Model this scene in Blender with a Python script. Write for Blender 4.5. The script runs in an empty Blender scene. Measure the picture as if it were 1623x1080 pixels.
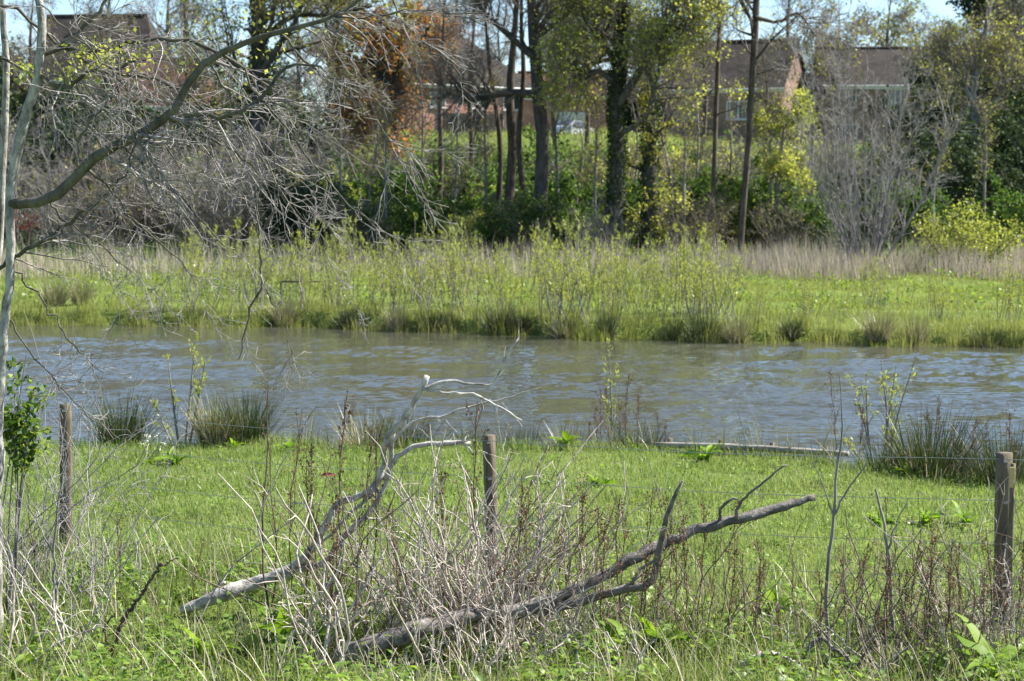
import bpy, math, numpy as np
from mathutils import Vector
S = bpy.context.scene
COL = S.collection
R_ = math.radians

# ------------------------------------------------------------------ camera, sky, sun, exposure
F = 3000.0                      # focal length in photo pixels (photo 1623 x 1080)
CZ = 3.2                        # camera height above the water
PITCH = math.atan(240.0 / F)
cam = bpy.data.cameras.new('camera')
cam.sensor_width = 36.0
cam.lens = 36.0 * F / 1623.0
cam.clip_start = 0.1
cam.clip_end = 6000.0
cam.dof.use_dof = True
cam.dof.focus_distance = 13.5
cam.dof.aperture_fstop = 4.5
camo = bpy.data.objects.new('camera', cam)
COL.objects.link(camo)
camo.location = (0, 0, CZ)
camo.rotation_euler = (math.pi / 2 - PITCH, 0, 0)
S.camera = camo

SUN_AZ, SUN_EL = R_(74.0), R_(46.0)
W = bpy.data.worlds.new('World')
S.world = W
W.use_nodes = True
wn = W.node_tree
sky = wn.nodes.new('ShaderNodeTexSky')
sky.sky_type = 'NISHITA'
sky.sun_disc = False
sky.sun_elevation = SUN_EL
sky.sun_rotation = SUN_AZ
sky.air_density = 1.0
sky.dust_density = 0.0
sky.altitude = 700
sky.ozone_density = 3.5
bg = wn.nodes['Background']
bg.inputs['Strength'].default_value = 0.08
wn.links.new(sky.outputs[0], bg.inputs['Color'])
sl = bpy.data.lights.new('sun', 'SUN')
sl.energy = 5.0
sl.angle = R_(0.5)
sl.color = (1.0, 0.95, 0.86)
so = bpy.data.objects.new('sun', sl)
COL.objects.link(so)
sv = Vector((math.cos(SUN_EL) * math.sin(SUN_AZ), math.cos(SUN_EL) * math.cos(SUN_AZ), math.sin(SUN_EL)))
so.rotation_euler = sv.to_track_quat('Z', 'Y').to_euler()
so.location = (30, 20, 60)
S.view_settings.view_transform = 'Standard'
S.view_settings.look = 'None'
S.view_settings.exposure = 1.38
S.view_settings.gamma = 1.0
S.cycles.max_bounces = 8
S.cycles.transparent_max_bounces = 8

# ------------------------------------------------------------------ photo pixel -> place
_ca, _sa = math.cos(PITCH), math.sin(PITCH)


def P(px, py, d):
    u, v = (px - 811.5) / F, (540.0 - py) / F
    s = d / (_ca + v * _sa)
    return np.array([u * s, d, CZ + s * (v * _ca - _sa)])


def rnd(seed):
    return np.random.default_rng(seed)


def wave2(x, y, scale, seed):
    g = rnd(seed)
    out = 0.0
    for k in range(7):
        a, p, f = g.uniform(0, 6.283), g.uniform(0, 6.283), g.uniform(.6, 1.7) / scale
        out = out + np.sin((x * math.cos(a) + y * math.sin(a)) * f * 6.283 + p)
    return out / 2.65


def smooth(t):
    t = np.clip(t, 0, 1)
    return t * t * (3 - 2 * t)


def shore_near(x):
    return np.interp(x, [-60, -20, -5, 1.3, 3, 4.2, 5, 8, 15, 60], [24, 23, 21.7, 21.2, 20.4, 19.5, 18.7, 17.6, 16.5, 14]) + .13 * wave2(x, x * 0, 1.6, 5)


def shore_far(x):
    return np.interp(x, [-60, -10.6, -5.2, -1.6, .5, 3.8, 10, 30, 60], [47, 44.6, 44, 42.6, 41, 39.7, 38.6, 36, 34]) + .3 * wave2(x, x * 0, 3.0, 6)


def ground_z(x, y):
    x = np.asarray(x, float)
    y = np.asarray(y, float)
    a = np.interp(y, [-60, 2, 5, 8, 10.5, 12], [1.7, 1.65, 1.2, .65, .36, .3]) + .025 * wave2(x, y, 2.2, 1)
    b = np.interp(y, [38, 45, 65, 80, 95, 115, 125, 300, 3000], [.25, .3, .6, 1.2, 3.0, 6.2, 7.0, 7.6, 8.5]) + .05 * wave2(x, y, 5, 2)
    b = b - smooth((x - 6) / 10) * np.interp(y, [85, 115], [0, .9])
    s1 = smooth((shore_near(x) + .3 - y) / .5)
    s2 = smooth((y - shore_far(x) + .4) / .8)
    bed = -.6
    return bed + (a - bed) * s1 + (b - bed) * s2


def on(px, d, dz=0.0):
    """ground point at distance d that stands under photo column px"""
    X = (px - 811.5) / F * d
    for _ in range(3):
        z = float(ground_z(X, d))
        X = (px - 811.5) / F * (d * _ca - (z - CZ) * _sa)
    return np.array([X, d, z + dz])


# ------------------------------------------------------------------ materials
def mat(name):
    m = bpy.data.materials.new(name)
    m.use_nodes = True
    nt = m.node_tree
    for n in list(nt.nodes):
        nt.nodes.remove(n)
    out = nt.nodes.new('ShaderNodeOutputMaterial')
    return m, nt, nt.nodes.new, nt.links.new, out


def ramp(new, cols, pos=None):
    r = new('ShaderNodeValToRGB')
    e = r.color_ramp.elements
    n = len(cols)
    while len(e) < n:
        e.new(.5)
    for k in range(n):
        e[k].position = pos[k] if pos else k / max(1, n - 1)
        e[k].color = (*cols[k], 1)
    return r


def leafmat(name, cols, trans=.45, gloss=.04, rough=.4, patch=None, warm=(1.12, 1.15, .6)):
    """colour differs leaf by leaf; patch = (noise scale, colour, amount) for drifts of another tint"""
    m, nt, new, link, out = mat(name)
    geo = new('ShaderNodeNewGeometry')
    r = ramp(new, cols)
    link(geo.outputs['Random Per Island'], r.inputs[0])
    col = r.outputs[0]
    if patch:
        nz = new('ShaderNodeTexNoise')
        nz.inputs['Scale'].default_value = patch[0]
        nz.inputs['Detail'].default_value = 3
        link(geo.outputs['Position'], nz.inputs['Vector'])
        rr = ramp(new, [(0, 0, 0), (1, 1, 1)], [.42, .62])
        link(nz.outputs[0], rr.inputs[0])
        mu = new('ShaderNodeMath')
        mu.operation = 'MULTIPLY'
        mu.inputs[1].default_value = patch[2]
        link(rr.outputs[0], mu.inputs[0])
        mx = new('ShaderNodeMixRGB')
        link(mu.outputs[0], mx.inputs[0])
        link(col, mx.inputs[1])
        mx.inputs[2].default_value = (*patch[1], 1)
        col = mx.outputs[0]
    di = new('ShaderNodeBsdfDiffuse')
    tr = new('ShaderNodeBsdfTranslucent')
    link(col, di.inputs[0])
    tm = new('ShaderNodeMixRGB')
    tm.blend_type = 'MULTIPLY'
    tm.inputs[0].default_value = 1
    tm.inputs[2].default_value = (*warm, 1)
    link(col, tm.inputs[1])
    link(tm.outputs[0], tr.inputs[0])
    m1 = new('ShaderNodeMixShader')
    m1.inputs[0].default_value = trans
    link(di.outputs[0], m1.inputs[1])
    link(tr.outputs[0], m1.inputs[2])
    last = m1
    if gloss > 0:
        gl = new('ShaderNodeBsdfGlossy')
        gl.inputs['Roughness'].default_value = rough
        m2 = new('ShaderNodeMixShader')
        m2.inputs[0].default_value = gloss
        link(m1.outputs[0], m2.inputs[1])
        link(gl.outputs[0], m2.inputs[2])
        last = m2
    link(last.outputs[0], out.inputs[0])
    return m


def barkmat(name, c1, c2, scale=8.0, bump=.5, vary=.35, c3=None, stretch=(1, 1, .35)):
    m, nt, new, link, out = mat(name)
    tc = new('ShaderNodeTexCoord')
    mp = new('ShaderNodeMapping')
    mp.inputs['Scale'].default_value = stretch
    link(tc.outputs['Object'], mp.inputs[0])
    nz = new('ShaderNodeTexNoise')
    nz.inputs['Scale'].default_value = scale
    nz.inputs['Detail'].default_value = 6
    nz.inputs['Roughness'].default_value = .65
    link(mp.outputs[0], nz.inputs['Vector'])
    cols = [c1, c2] + ([c3] if c3 else [])
    r = ramp(new, cols, [.36, .6] + ([.72] if c3 else []))
    link(nz.outputs[0], r.inputs[0])
    geo = new('ShaderNodeNewGeometry')
    mr = new('ShaderNodeMapRange')
    mr.inputs[3].default_value = 1 - vary
    mr.inputs[4].default_value = 1 + vary * .6
    link(geo.outputs['Random Per Island'], mr.inputs[0])
    mx = new('ShaderNodeMixRGB')
    mx.blend_type = 'MULTIPLY'
    mx.inputs[0].default_value = 1
    link(r.outputs[0], mx.inputs[1])
    link(mr.outputs[0], mx.inputs[2])
    b = new('ShaderNodeBsdfPrincipled')
    b.inputs['Roughness'].default_value = .85
    b.inputs['Specular IOR Level'].default_value = .2
    link(mx.outputs[0], b.inputs['Base Color'])
    bp = new('ShaderNodeBump')
    bp.inputs['Strength'].default_value = bump
    bp.inputs['Distance'].default_value = .02
    link(nz.outputs[0], bp.inputs['Height'])
    link(bp.outputs[0], b.inputs['Normal'])
    link(b.outputs[0], out.inputs[0])
    return m


def plainmat(name, c, rough=.6, metal=0.0, noise=.15, scale=6.0, spec=.5):
    m, nt, new, link, out = mat(name)
    tc = new('ShaderNodeTexCoord')
    nz = new('ShaderNodeTexNoise')
    nz.inputs['Scale'].default_value = scale
    nz.inputs['Detail'].default_value = 4
    link(tc.outputs['Object'], nz.inputs['Vector'])
    r = ramp(new, [tuple(x * (1 - noise) for x in c), tuple(min(1, x * (1 + noise)) for x in c)], [.3, .7])
    link(nz.outputs[0], r.inputs[0])
    b = new('ShaderNodeBsdfPrincipled')
    b.inputs['Roughness'].default_value = rough
    b.inputs['Metallic'].default_value = metal
    b.inputs['Specular IOR Level'].default_value = spec
    link(r.outputs[0], b.inputs['Base Color'])
    link(b.outputs[0], out.inputs[0])
    return m


def brickmat(name, c1, c2, mortar, bw=.225, bh=.075, rough=.9):
    m, nt, new, link, out = mat(name)
    tc = new('ShaderNodeTexCoord')
    sp = new('ShaderNodeSeparateXYZ')
    link(tc.outputs['Object'], sp.inputs[0])
    ad = new('ShaderNodeMath')
    link(sp.outputs[0], ad.inputs[0])
    link(sp.outputs[1], ad.inputs[1])
    cb = new('ShaderNodeCombineXYZ')
    link(ad.outputs[0], cb.inputs[0])
    link(sp.outputs[2], cb.inputs[1])
    br = new('ShaderNodeTexBrick')
    br.inputs['Scale'].default_value = 1
    br.inputs['Brick Width'].default_value = bw
    br.inputs['Row Height'].default_value = bh
    br.inputs['Mortar Size'].default_value = .008
    br.inputs['Color1'].default_value = (*c1, 1)
    br.inputs['Color2'].default_value = (*c2, 1)
    br.inputs['Mortar'].default_value = (*mortar, 1)
    link(cb.outputs[0], br.inputs['Vector'])
    nz = new('ShaderNodeTexNoise')
    nz.inputs['Scale'].default_value = .8
    nz.inputs['Detail'].default_value = 5
    link(tc.outputs['Object'], nz.inputs['Vector'])
    r = ramp(new, [(.6, .6, .6), (1.15, 1.15, 1.15)], [.3, .7])
    link(nz.outputs[0], r.inputs[0])
    mx = new('ShaderNodeMixRGB')
    mx.blend_type = 'MULTIPLY'
    mx.inputs[0].default_value = 1
    link(br.outputs[0], mx.inputs[1])
    link(r.outputs[0], mx.inputs[2])
    b = new('ShaderNodeBsdfPrincipled')
    b.inputs['Roughness'].default_value = rough
    b.inputs['Specular IOR Level'].default_value = .12
    link(mx.outputs[0], b.inputs['Base Color'])
    link(b.outputs[0], out.inputs[0])
    return m


M = {}
M['near_grass'] = leafmat('meadow grass', [(.12, .20, .048), (.195, .285, .075), (.31, .36, .13)], .5, .02, patch=(.8, (.28, .34, .13), .7), warm=(1.15, 1.12, .75))
M['rough_grass'] = leafmat('rough grass', [(.11, .17, .04), (.18, .25, .065), (.36, .36, .17)], .5, .02, warm=(1.15, 1.12, .75), patch=(1.4, (.13, .20, .03), .6))
M['straw'] = leafmat('dry straw', [(.40, .34, .24), (.52, .45, .33), (.62, .56, .45)], .25, .03, warm=(1, .95, .8))
M['weed'] = leafmat('broad weed leaves', [(.10, .19, .03), (.18, .29, .045), (.30, .41, .08)], .5, .03, .45)
M['dock'] = leafmat('dock leaves', [(.13, .24, .02), (.20, .32, .03), (.27, .40, .05)], .5, .015, .5)
M['far_grass'] = leafmat('far meadow grass', [(.15, .19, .04), (.22, .26, .06), (.33, .33, .13)], .45, .02, warm=(1.15, 1.12, .75), patch=(.22, (.30, .31, .11), .7))
M['reed'] = leafmat('dry reeds', [(.33, .28, .22), (.44, .38, .31), (.55, .49, .41)], .25, .02, warm=(1, .95, .85))
M['willow'] = leafmat('willow leaves', [(.27, .31, .06), (.36, .39, .09), (.46, .47, .14)], .5, .03)
M['rush'] = leafmat('rush blades', [(.03, .05, .02), (.055, .085, .03), (.12, .12, .06)], .2, .03)
M['rush_pale'] = leafmat('rush blades bleached', [(.09, .12, .04), (.20, .20, .10), (.40, .36, .25)], .25, .05)
M['oak'] = leafmat('young oak leaves', [(.42, .43, .10), (.54, .54, .14), (.64, .61, .20)], .62, .02)
M['lime'] = leafmat('fresh yellow leaves', [(.28, .32, .075), (.37, .39, .105), (.46, .45, .16)], .6, .02)
M['copper'] = leafmat('copper leaves', [(.36, .185, .075), (.48, .255, .10), (.44, .34, .13)], .55, .02, warm=(1.2, .9, .5))
M['olive'] = leafmat('olive leaves', [(.17, .18, .05), (.27, .27, .08), (.38, .35, .12)], .45, .02)
M['shrub'] = leafmat('shrub leaves', [(.038, .085, .022), (.08, .15, .035), (.17, .25, .06)], .5, .015)
M['shrub_bright'] = leafmat('bright shrub leaves', [(.11, .19, .035), (.20, .29, .05), (.31, .39, .08)], .5, .03)
M['evergreen'] = leafmat('evergreen leaves', [(.028, .048, .026), (.045, .072, .033), (.075, .11, .045)], .2, .015, .5)
M['ivy'] = leafmat('ivy leaves', [(.025, .04, .018), (.045, .07, .025), (.08, .11, .035)], .2, .015, .5)
M['sprig'] = leafmat('bush leaves', [(.04, .09, .02), (.09, .16, .03), (.27, .34, .05)], .45, .02, .5)
M['red'] = leafmat('red leaves', [(.17, .04, .035), (.26, .07, .055), (.16, .06, .04)], .4, .03, warm=(1.1, .6, .6))
M['flower'] = leafmat('white petals', [(.7, .68, .6), (.8, .8, .76)], .3, 0, warm=(1, 1, 1))  # white put in as the shine on dock leaves
M['bark_pale'] = barkmat('pale grey bark', (.11, .10, .09), (.40, .38, .35), 18, 1.0, .15, (.50, .49, .44), (1, 1, .5))
M['bark_limb'] = barkmat('shade-darkened mossy limb bark', (.065, .06, .045), (.15, .14, .11), 12, .6, .2, (.16, .17, .08))  # limb bark darkened all over to hold its underside shade; green is lichen
M['twig_pale'] = barkmat('pale twigs', (.15, .135, .13), (.39, .36, .345), 10, .2, .4)
M['bark_dark'] = barkmat('dark bark', (.05, .046, .045), (.12, .11, .10), 6, .8, .3)
M['bark_brown'] = barkmat('brown bark', (.06, .048, .04), (.14, .115, .095), 8, .5, .35)
M['bark_grey'] = barkmat('grey bark', (.15, .14, .135), (.30, .28, .265), 9, .5, .35)
M['twig_brown'] = barkmat('brown twigs', (.15, .12, .105), (.27, .23, .20), 9, .2, .45)
M['log'] = barkmat('weathered log', (.20, .18, .16), (.56, .53, .49), 12, .9, .1, (.80, .77, .72), (1, 1, 1))
M['log_dark'] = barkmat('weathered dark log', (.085, .075, .065), (.22, .20, .18), 14, .9, .1, (.46, .44, .40), (1, 1, 1))
M['cane'] = barkmat('bleached canes', (.29, .245, .21), (.61, .54, .47), 20, .2, .45)
M['cane_brown'] = barkmat('brown canes', (.12, .085, .07), (.28, .21, .17), 20, .2, .4)
M['stalk'] = barkmat('dead stalks', (.07, .05, .038), (.17, .12, .09), 20, .2, .4)
M['seed'] = leafmat('seed husks', [(.10, .06, .04), (.19, .12, .08), (.30, .21, .15)], .2, .0, warm=(1, .8, .6))
M['post'] = barkmat('fence post wood', (.08, .062, .042), (.185, .155, .11), 22, .8, .1, (.30, .29, .25), (1, 1, .12))
M['board'] = barkmat('weathered board', (.16, .14, .11), (.34, .31, .27), 6, .5, .1, None, (.2, 1, 1))
M['wire'] = plainmat('galvanised wire', (.42, .44, .45), .35, .8)
M['tag'] = plainmat('yellow tag', (.50, .38, .14), .6)
M['brick'] = brickmat('red brick', (.52, .235, .165), (.42, .18, .13), (.45, .38, .33))
M['brick_pale'] = brickmat('pale brick', (.42, .24, .18), (.34, .18, .14), (.45, .40, .36))
M['brick_brown'] = brickmat('brown brick', (.26, .16, .125), (.20, .12, .09), (.30, .26, .23))
M['tile'] = brickmat('roof tiles', (.045, .04, .036), (.07, .06, .052), (.035, .03, .028), .27, .2)
M['tile_red'] = brickmat('roof tiles reddish', (.16, .085, .06), (.12, .065, .05), (.05, .04, .035), .27, .2)
M['white'] = plainmat('white paint', (.55, .55, .54), .5, 0, .1)
M['glass'] = plainmat('window glass', (.04, .05, .06), .05, 0, .1, 2, .9)
M['fence'] = plainmat('fence boards', (.075, .06, .052), .85, 0, .3, 3)
M['car'] = plainmat('car paint', (.40, .43, .48), .2, .3, .02)
M['tyre'] = plainmat('rubber', (.02, .02, .02), .8)
M['rim'] = plainmat('wheel rim', (.5, .5, .52), .3, .8)
M['lamp'] = plainmat('lamp glass', (.75, .77, .8), .1)


# ------------------------------------------------------------------ mesh collecting
class MB:
    def __init__(s):
        s.v, s.q, s.t, s.qm, s.tm, s.n = [], [], [], [], [], 0

    def add(s, v, q=None, t=None, m=0):
        v = np.asarray(v, float).reshape(-1, 3)
        if q is not None and len(q):
            q = np.asarray(q, int).reshape(-1, 4)
            s.q.append(q + s.n)
            s.qm.append(np.full(len(q), m))
        if t is not None and len(t):
            t = np.asarray(t, int).reshape(-1, 3)
            s.t.append(t + s.n)
            s.tm.append(np.full(len(t), m))
        s.v.append(v)
        s.n += len(v)

    def mesh(s, name, mats, smooth_=True, off=None):
        me = bpy.data.meshes.new(name)
        v = np.concatenate(s.v)
        if off is not None:
            v = v - np.asarray(off)
        q = np.concatenate(s.q) if s.q else np.zeros((0, 4), int)
        t = np.concatenate(s.t) if s.t else np.zeros((0, 3), int)
        li = np.concatenate([q.ravel(), t.ravel()])
        ls = np.concatenate([np.arange(len(q)) * 4, len(q) * 4 + np.arange(len(t)) * 3])
        mi = np.concatenate([np.concatenate(s.qm) if s.qm else np.zeros(0, int), np.concatenate(s.tm) if s.tm else np.zeros(0, int)])
        me.vertices.add(len(v))
        me.vertices.foreach_set('co', v.ravel().astype(np.float32))
        me.loops.add(len(li))
        me.loops.foreach_set('vertex_index', li.astype(np.int32))
        me.polygons.add(len(ls))
        me.polygons.foreach_set('loop_start', ls.astype(np.int32))
        me.polygons.foreach_set('material_index', mi.astype(np.int32))
        me.polygons.foreach_set('use_smooth', np.full(len(ls), bool(smooth_)))
        for m in (mats if isinstance(mats, (list, tuple)) else [mats]):
            me.materials.append(m)
        me.update(calc_edges=True)
        return me

    def box(s, c, size, m=0, rz=0.0):
        hx, hy, hz = np.array(size) / 2
        v = np.array([[x, y, z] for x in (-hx, hx) for y in (-hy, hy) for z in (-hz, hz)])
        if rz:
            cr, sr = math.cos(rz), math.sin(rz)
            v = np.stack([v[:, 0] * cr - v[:, 1] * sr, v[:, 0] * sr + v[:, 1] * cr, v[:, 2]], 1)
        s.add(v + np.array(c), [[0, 1, 3, 2], [4, 6, 7, 5], [0, 4, 5, 1], [2, 3, 7, 6], [0, 2, 6, 4], [1, 5, 7, 3]], None, m)

    def tubes(s, Pt, Rt, n=5, m=0, cap=False, lump=0.0, seed=0):
        Pt = np.asarray(Pt, float)
        Rt = np.asarray(Rt, float)
        if Pt.ndim == 2:
            Pt, Rt = Pt[None], Rt[None]
        N, K = Rt.shape
        if N == 0:
            return
        T = np.gradient(Pt, axis=1)
        T /= np.linalg.norm(T, axis=2, keepdims=True) + 1e-9
        mt = Pt[:, -1] - Pt[:, 0]
        ref = np.eye(3)[np.argmin(np.abs(mt), axis=1)]
        U = np.cross(T, ref[:, None, :])
        U /= np.linalg.norm(U, axis=2, keepdims=True) + 1e-9
        V = np.cross(T, U)
        a = np.arange(n) * 2 * math.pi / n
        rr = Rt[:, :, None, None]
        if lump:
            rr = rr * (1 + lump * rnd(seed).normal(size=(N, K, n, 1)))
        ring = Pt[:, :, None, :] + rr * (np.cos(a)[:, None] * U[:, :, None, :] + np.sin(a)[:, None] * V[:, :, None, :])
        idx = np.arange(N * K * n).reshape(N, K, n)
        nx = np.roll(idx, -1, axis=2)
        q = np.stack([idx[:, :-1], nx[:, :-1], nx[:, 1:], idx[:, 1:]], -1).reshape(-1, 4)
        v = ring.reshape(-1, 3)
        t = None
        if cap:
            v = np.concatenate([v, Pt[:, 0], Pt[:, -1]])
            c0 = N * K * n + np.arange(N)
            c1 = c0 + N
            t0 = np.stack([nx[:, 0], idx[:, 0], np.repeat(c0[:, None], n, 1)], -1).reshape(-1, 3)
            t1 = np.stack([idx[:, -1], nx[:, -1], np.repeat(c1[:, None], n, 1)], -1).reshape(-1, 3)
            t = np.concatenate([t0, t1])
        s.add(v, q, t, m)

    def leaves(s, C, size, g, asp=.55, m=0, up=.5, D=None):
        """diamond leaves at C; D = preferred direction of the leaf axis"""
        N = len(C)
        if not N:
            return
        a = g.normal(size=(N, 3))
        if D is not None:
            a = a * .45 + D
        a /= np.linalg.norm(a, axis=1, keepdims=True) + 1e-9
        b = g.normal(size=(N, 3))
        b[:, 2] *= (1 - up)
        b -= a * np.sum(a * b, 1, keepdims=True)
        b /= np.linalg.norm(b, axis=1, keepdims=True) + 1e-9
        nrm = np.cross(a, b)
        L = (size * g.uniform(.6, 1.35, N))[:, None]
        w = L * asp * .5
        v = np.stack([C, C + a * L * .5 + b * w + nrm * w * .35, C + a * L, C + a * L * .5 - b * w + nrm * w * .35], 1)
        s.add(v.reshape(-1, 3), np.arange(N * 4).reshape(N, 4), None, m)

    def blades(s, B, h, w, g, lean=.35, curve=.5, K=4, m=0, az=None):
        N = len(B)
        if not N:
            return
        az = g.uniform(0, 6.283, N) if az is None else az
        th = np.abs(g.normal(0, lean, N))
        cv = g.uniform(.2, 1.5, N) * curve
        h = np.broadcast_to(h, (N,)) * g.uniform(.55, 1.25, N)
        w = np.broadcast_to(w, (N,)) * g.uniform(.7, 1.3, N)
        out = np.stack([np.cos(az), np.sin(az), np.zeros(N)], 1)
        face = az + g.normal(0, .6, N)
        side = np.stack([-np.sin(face), np.cos(face), np.zeros(N)], 1)
        p = np.array(B, float)
        rows = []
        for k in range(K):
            t = k / (K - 1)
            ww = (w * (1 - t ** 1.6) * .5 + .0004)[:, None]
            rows.append(p - side * ww)
            rows.append(p + side * ww)
            a = (th + cv * t)[:, None]
            p = p + (out * np.sin(a) + np.array([0, 0, 1.]) * np.cos(a)) * (h / (K - 1))[:, None]
        v = np.stack(rows, 1)
        i0 = (np.arange(N) * 2 * K)[:, None]
        q = np.concatenate([np.stack([i0 + 2 * k, i0 + 2 * k + 1, i0 + 2 * k + 3, i0 + 2 * k + 2], -1).reshape(-1, 4) for k in range(K - 1)])
        s.add(v.reshape(-1, 3), q, None, m)

    def broad(s, B, L, w, g, el0=1.1, bend=1.2, K=6, m=0, az=None, fold=.25, wavy=.12):
        """broad leaves with a folded midrib that arch outward from B"""
        N = len(B)
        az = g.uniform(0, 6.283, N) if az is None else az
        L = np.broadcast_to(L, (N,)) * g.uniform(.6, 1.2, N)
        w = np.broadcast_to(w, (N,)) * g.uniform(.7, 1.2, N)
        el = el0 + g.normal(0, .25, N)
        bd = bend * g.uniform(.5, 1.4, N)
        out = np.stack([np.cos(az), np.sin(az), np.zeros(N)], 1)
        side = np.stack([-np.sin(az), np.cos(az), np.zeros(N)], 1)
        roll = g.normal(0, .3, N)[:, None]
        p = np.array(B, float)
        rows = []
        for k in range(K):
            t = k / (K - 1)
            prof = (math.sin(math.pi * min(1, .04 + .96 * t) ** .85) ** .8 if 0 < t < 1 else (.08 if t == 0 else .02))
            ww = (w * .5 * prof)[:, None]
            a = (el - bd * t)[:, None]
            nrm = -out * np.sin(a) + np.array([0, 0, 1.]) * np.cos(a)
            sd = side * np.cos(roll) + nrm * np.sin(roll)
            wv = g.normal(0, wavy, (N, 2, 1)) * ww[:, None]
            rows += [p - sd * ww + nrm * (ww * fold + wv[:, 0]), p, p + sd * ww + nrm * (ww * fold + wv[:, 1])]
            p = p + (out * np.cos(a) + np.array([0, 0, 1.]) * np.sin(a)) * (L / (K - 1))[:, None]
        v = np.stack(rows, 1)
        i0 = (np.arange(N) * 3 * K)[:, None]
        q = []
        for k in range(K - 1):
            for c in (0, 1):
                q.append(np.stack([i0 + 3 * k + c, i0 + 3 * k + c + 1, i0 + 3 * k + c + 4, i0 + 3 * k + c + 3], -1).reshape(-1, 4))
        s.add(v.reshape(-1, 3), np.concatenate(q), None, m)


def spline(pts, rad, K=16):
    """smooth curve through points"""
    pts, rad = np.asarray(pts, float), np.asarray(rad, float)
    seg = np.linalg.norm(np.diff(pts, axis=0), axis=1)
    u = np.concatenate([[0], np.cumsum(seg)])
    t = np.linspace(0, u[-1], K)
    m = np.gradient(pts, u, axis=0)
    i = np.clip(np.searchsorted(u, t, 'right') - 1, 0, len(seg) - 1)
    h = seg[i][:, None]
    s = ((t - u[i])[:, None]) / h
    p = (2 * s**3 - 3 * s**2 + 1) * pts[i] + (s**3 - 2 * s**2 + s) * h * m[i] + (-2 * s**3 + 3 * s**2) * pts[i + 1] + (s**3 - s**2) * h * m[i + 1]
    return p, np.interp(t, u, rad)


def trace(pts, K=16, jit=0.0, seed=0):
    """pts: (px, py, distance, width in photo pixels)"""
    w = np.array([P(a, b, d) for a, b, d, _ in pts])
    r = np.array([r_ * d / F / 2 for _, _, d, r_ in pts])
    p, r = spline(w, r, K)
    if jit:
        p[1:] += rnd(seed).normal(0, jit, (K - 1, 3))
    return p, r


def grow(Pp, Rp, per, t0, t1, L, ang, K, rr, g, trop=(0, 0, 0), wig=.12, tip=.25, rmin=.003, fall=.5, bias=None, ajit=.2):
    Pp, Rp = np.asarray(Pp), np.asarray(Rp)
    if Pp.ndim == 2:
        Pp, Rp = Pp[None], Rp[None]
    N, Kp = Rp.shape
    cnt = g.poisson(per, N) if per < 6 or N > 40 else np.full(N, int(per))
    idx = np.repeat(np.arange(N), cnt)
    M_ = len(idx)
    t = g.uniform(t0, t1, M_)
    f = t * (Kp - 1)
    i = np.clip(f.astype(int), 0, Kp - 2)
    w = (f - i)[:, None]
    a, b = Pp[idx, i], Pp[idx, i + 1]
    p = a * (1 - w) + b * w
    r0 = Rp[idx, i] * (1 - w[:, 0]) + Rp[idx, i + 1] * w[:, 0]
    T = b - a
    T /= np.linalg.norm(T, axis=1, keepdims=True) + 1e-9
    pr = g.normal(size=(M_, 3))
    if bias is not None:
        pr = pr * .6 + np.array(bias)
    pr -= T * np.sum(T * pr, 1, keepdims=True)
    pr /= np.linalg.norm(pr, axis=1, keepdims=True) + 1e-9
    an = (ang + g.normal(0, ajit, M_))[:, None]
    d = T * np.cos(an) + pr * np.sin(an)
    ln = L * (1 - fall * t) * g.uniform(.55, 1.25, M_)
    rs = np.maximum(np.minimum(r0 * rr * g.uniform(.75, 1.1, M_), r0 * .9), rmin)
    out = [p]
    trop = np.array(trop, float)
    for k in range(1, K):
        d = d + trop / (K - 1) + g.normal(0, wig, (M_, 3))
        d /= np.linalg.norm(d, axis=1, keepdims=True)
        p = p + d * (ln / (K - 1))[:, None]
        out.append(p)
    Pc = np.stack(out, 1)
    Rc = np.maximum(rs[:, None] * np.linspace(1, tip, K)[None], rmin * .7)
    return Pc, Rc


def scatter(Pp, n, g, t0=.1, t1=1.0, spread=0.0):
    """n random points along a set of twigs, with the twig direction"""
    N, K = Pp.shape[:2]
    idx = g.integers(0, N, n)
    f = g.uniform(t0, t1, n) * (K - 1)
    i = np.clip(f.astype(int), 0, K - 2)
    w = (f - i)[:, None]
    p = Pp[idx, i] * (1 - w) + Pp[idx, i + 1] * w
    d = Pp[idx, i + 1] - Pp[idx, i]
    d /= np.linalg.norm(d, axis=1, keepdims=True) + 1e-9
    return p + g.normal(0, spread, (n, 3)) if spread else p, d


# ------------------------------------------------------------------ scene tree
def tag(o, label, cat, group=None):
    o['label'] = label
    o['category'] = cat
    if group:
        o['group'] = group
    return o


def thing(name, label, cat, loc=(0, 0, 0), group=None, rz=0.0, sc=1.0):
    o = bpy.data.objects.new(name, None)
    COL.objects.link(o)
    o.empty_display_size = .2
    o.location = loc
    o.rotation_euler = (0, 0, rz)
    o.scale = (sc, sc, sc)
    return tag(o, label, cat, group)


def obj(name, mb, mats, parent=None, smooth_=True, off=None):
    o = bpy.data.objects.new(name, mb.mesh(name, mats, smooth_, off))
    COL.objects.link(o)
    if parent is not None:
        o.parent = parent
    elif off is not None:
        o.location = off
    return o


def structure(o):
    o['kind'] = 'structure'
    return o


def stuff(o, label, cat):
    o['kind'] = 'stuff'
    return tag(o, label, cat)


def dup(root, loc, rz, sc, label, group=None, szz=None):
    r = root.copy()
    COL.objects.link(r)
    r.location = loc
    r.rotation_euler = (0, 0, rz)
    r.scale = (sc, sc, szz or sc)
    r['label'] = label
    if group:
        r['group'] = group
    for ch in root.children:
        c = ch.copy()
        COL.objects.link(c)
        c.parent = r
        for gch in ch.children:
            d = gch.copy()
            COL.objects.link(d)
            d.parent = c
    return r


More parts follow.
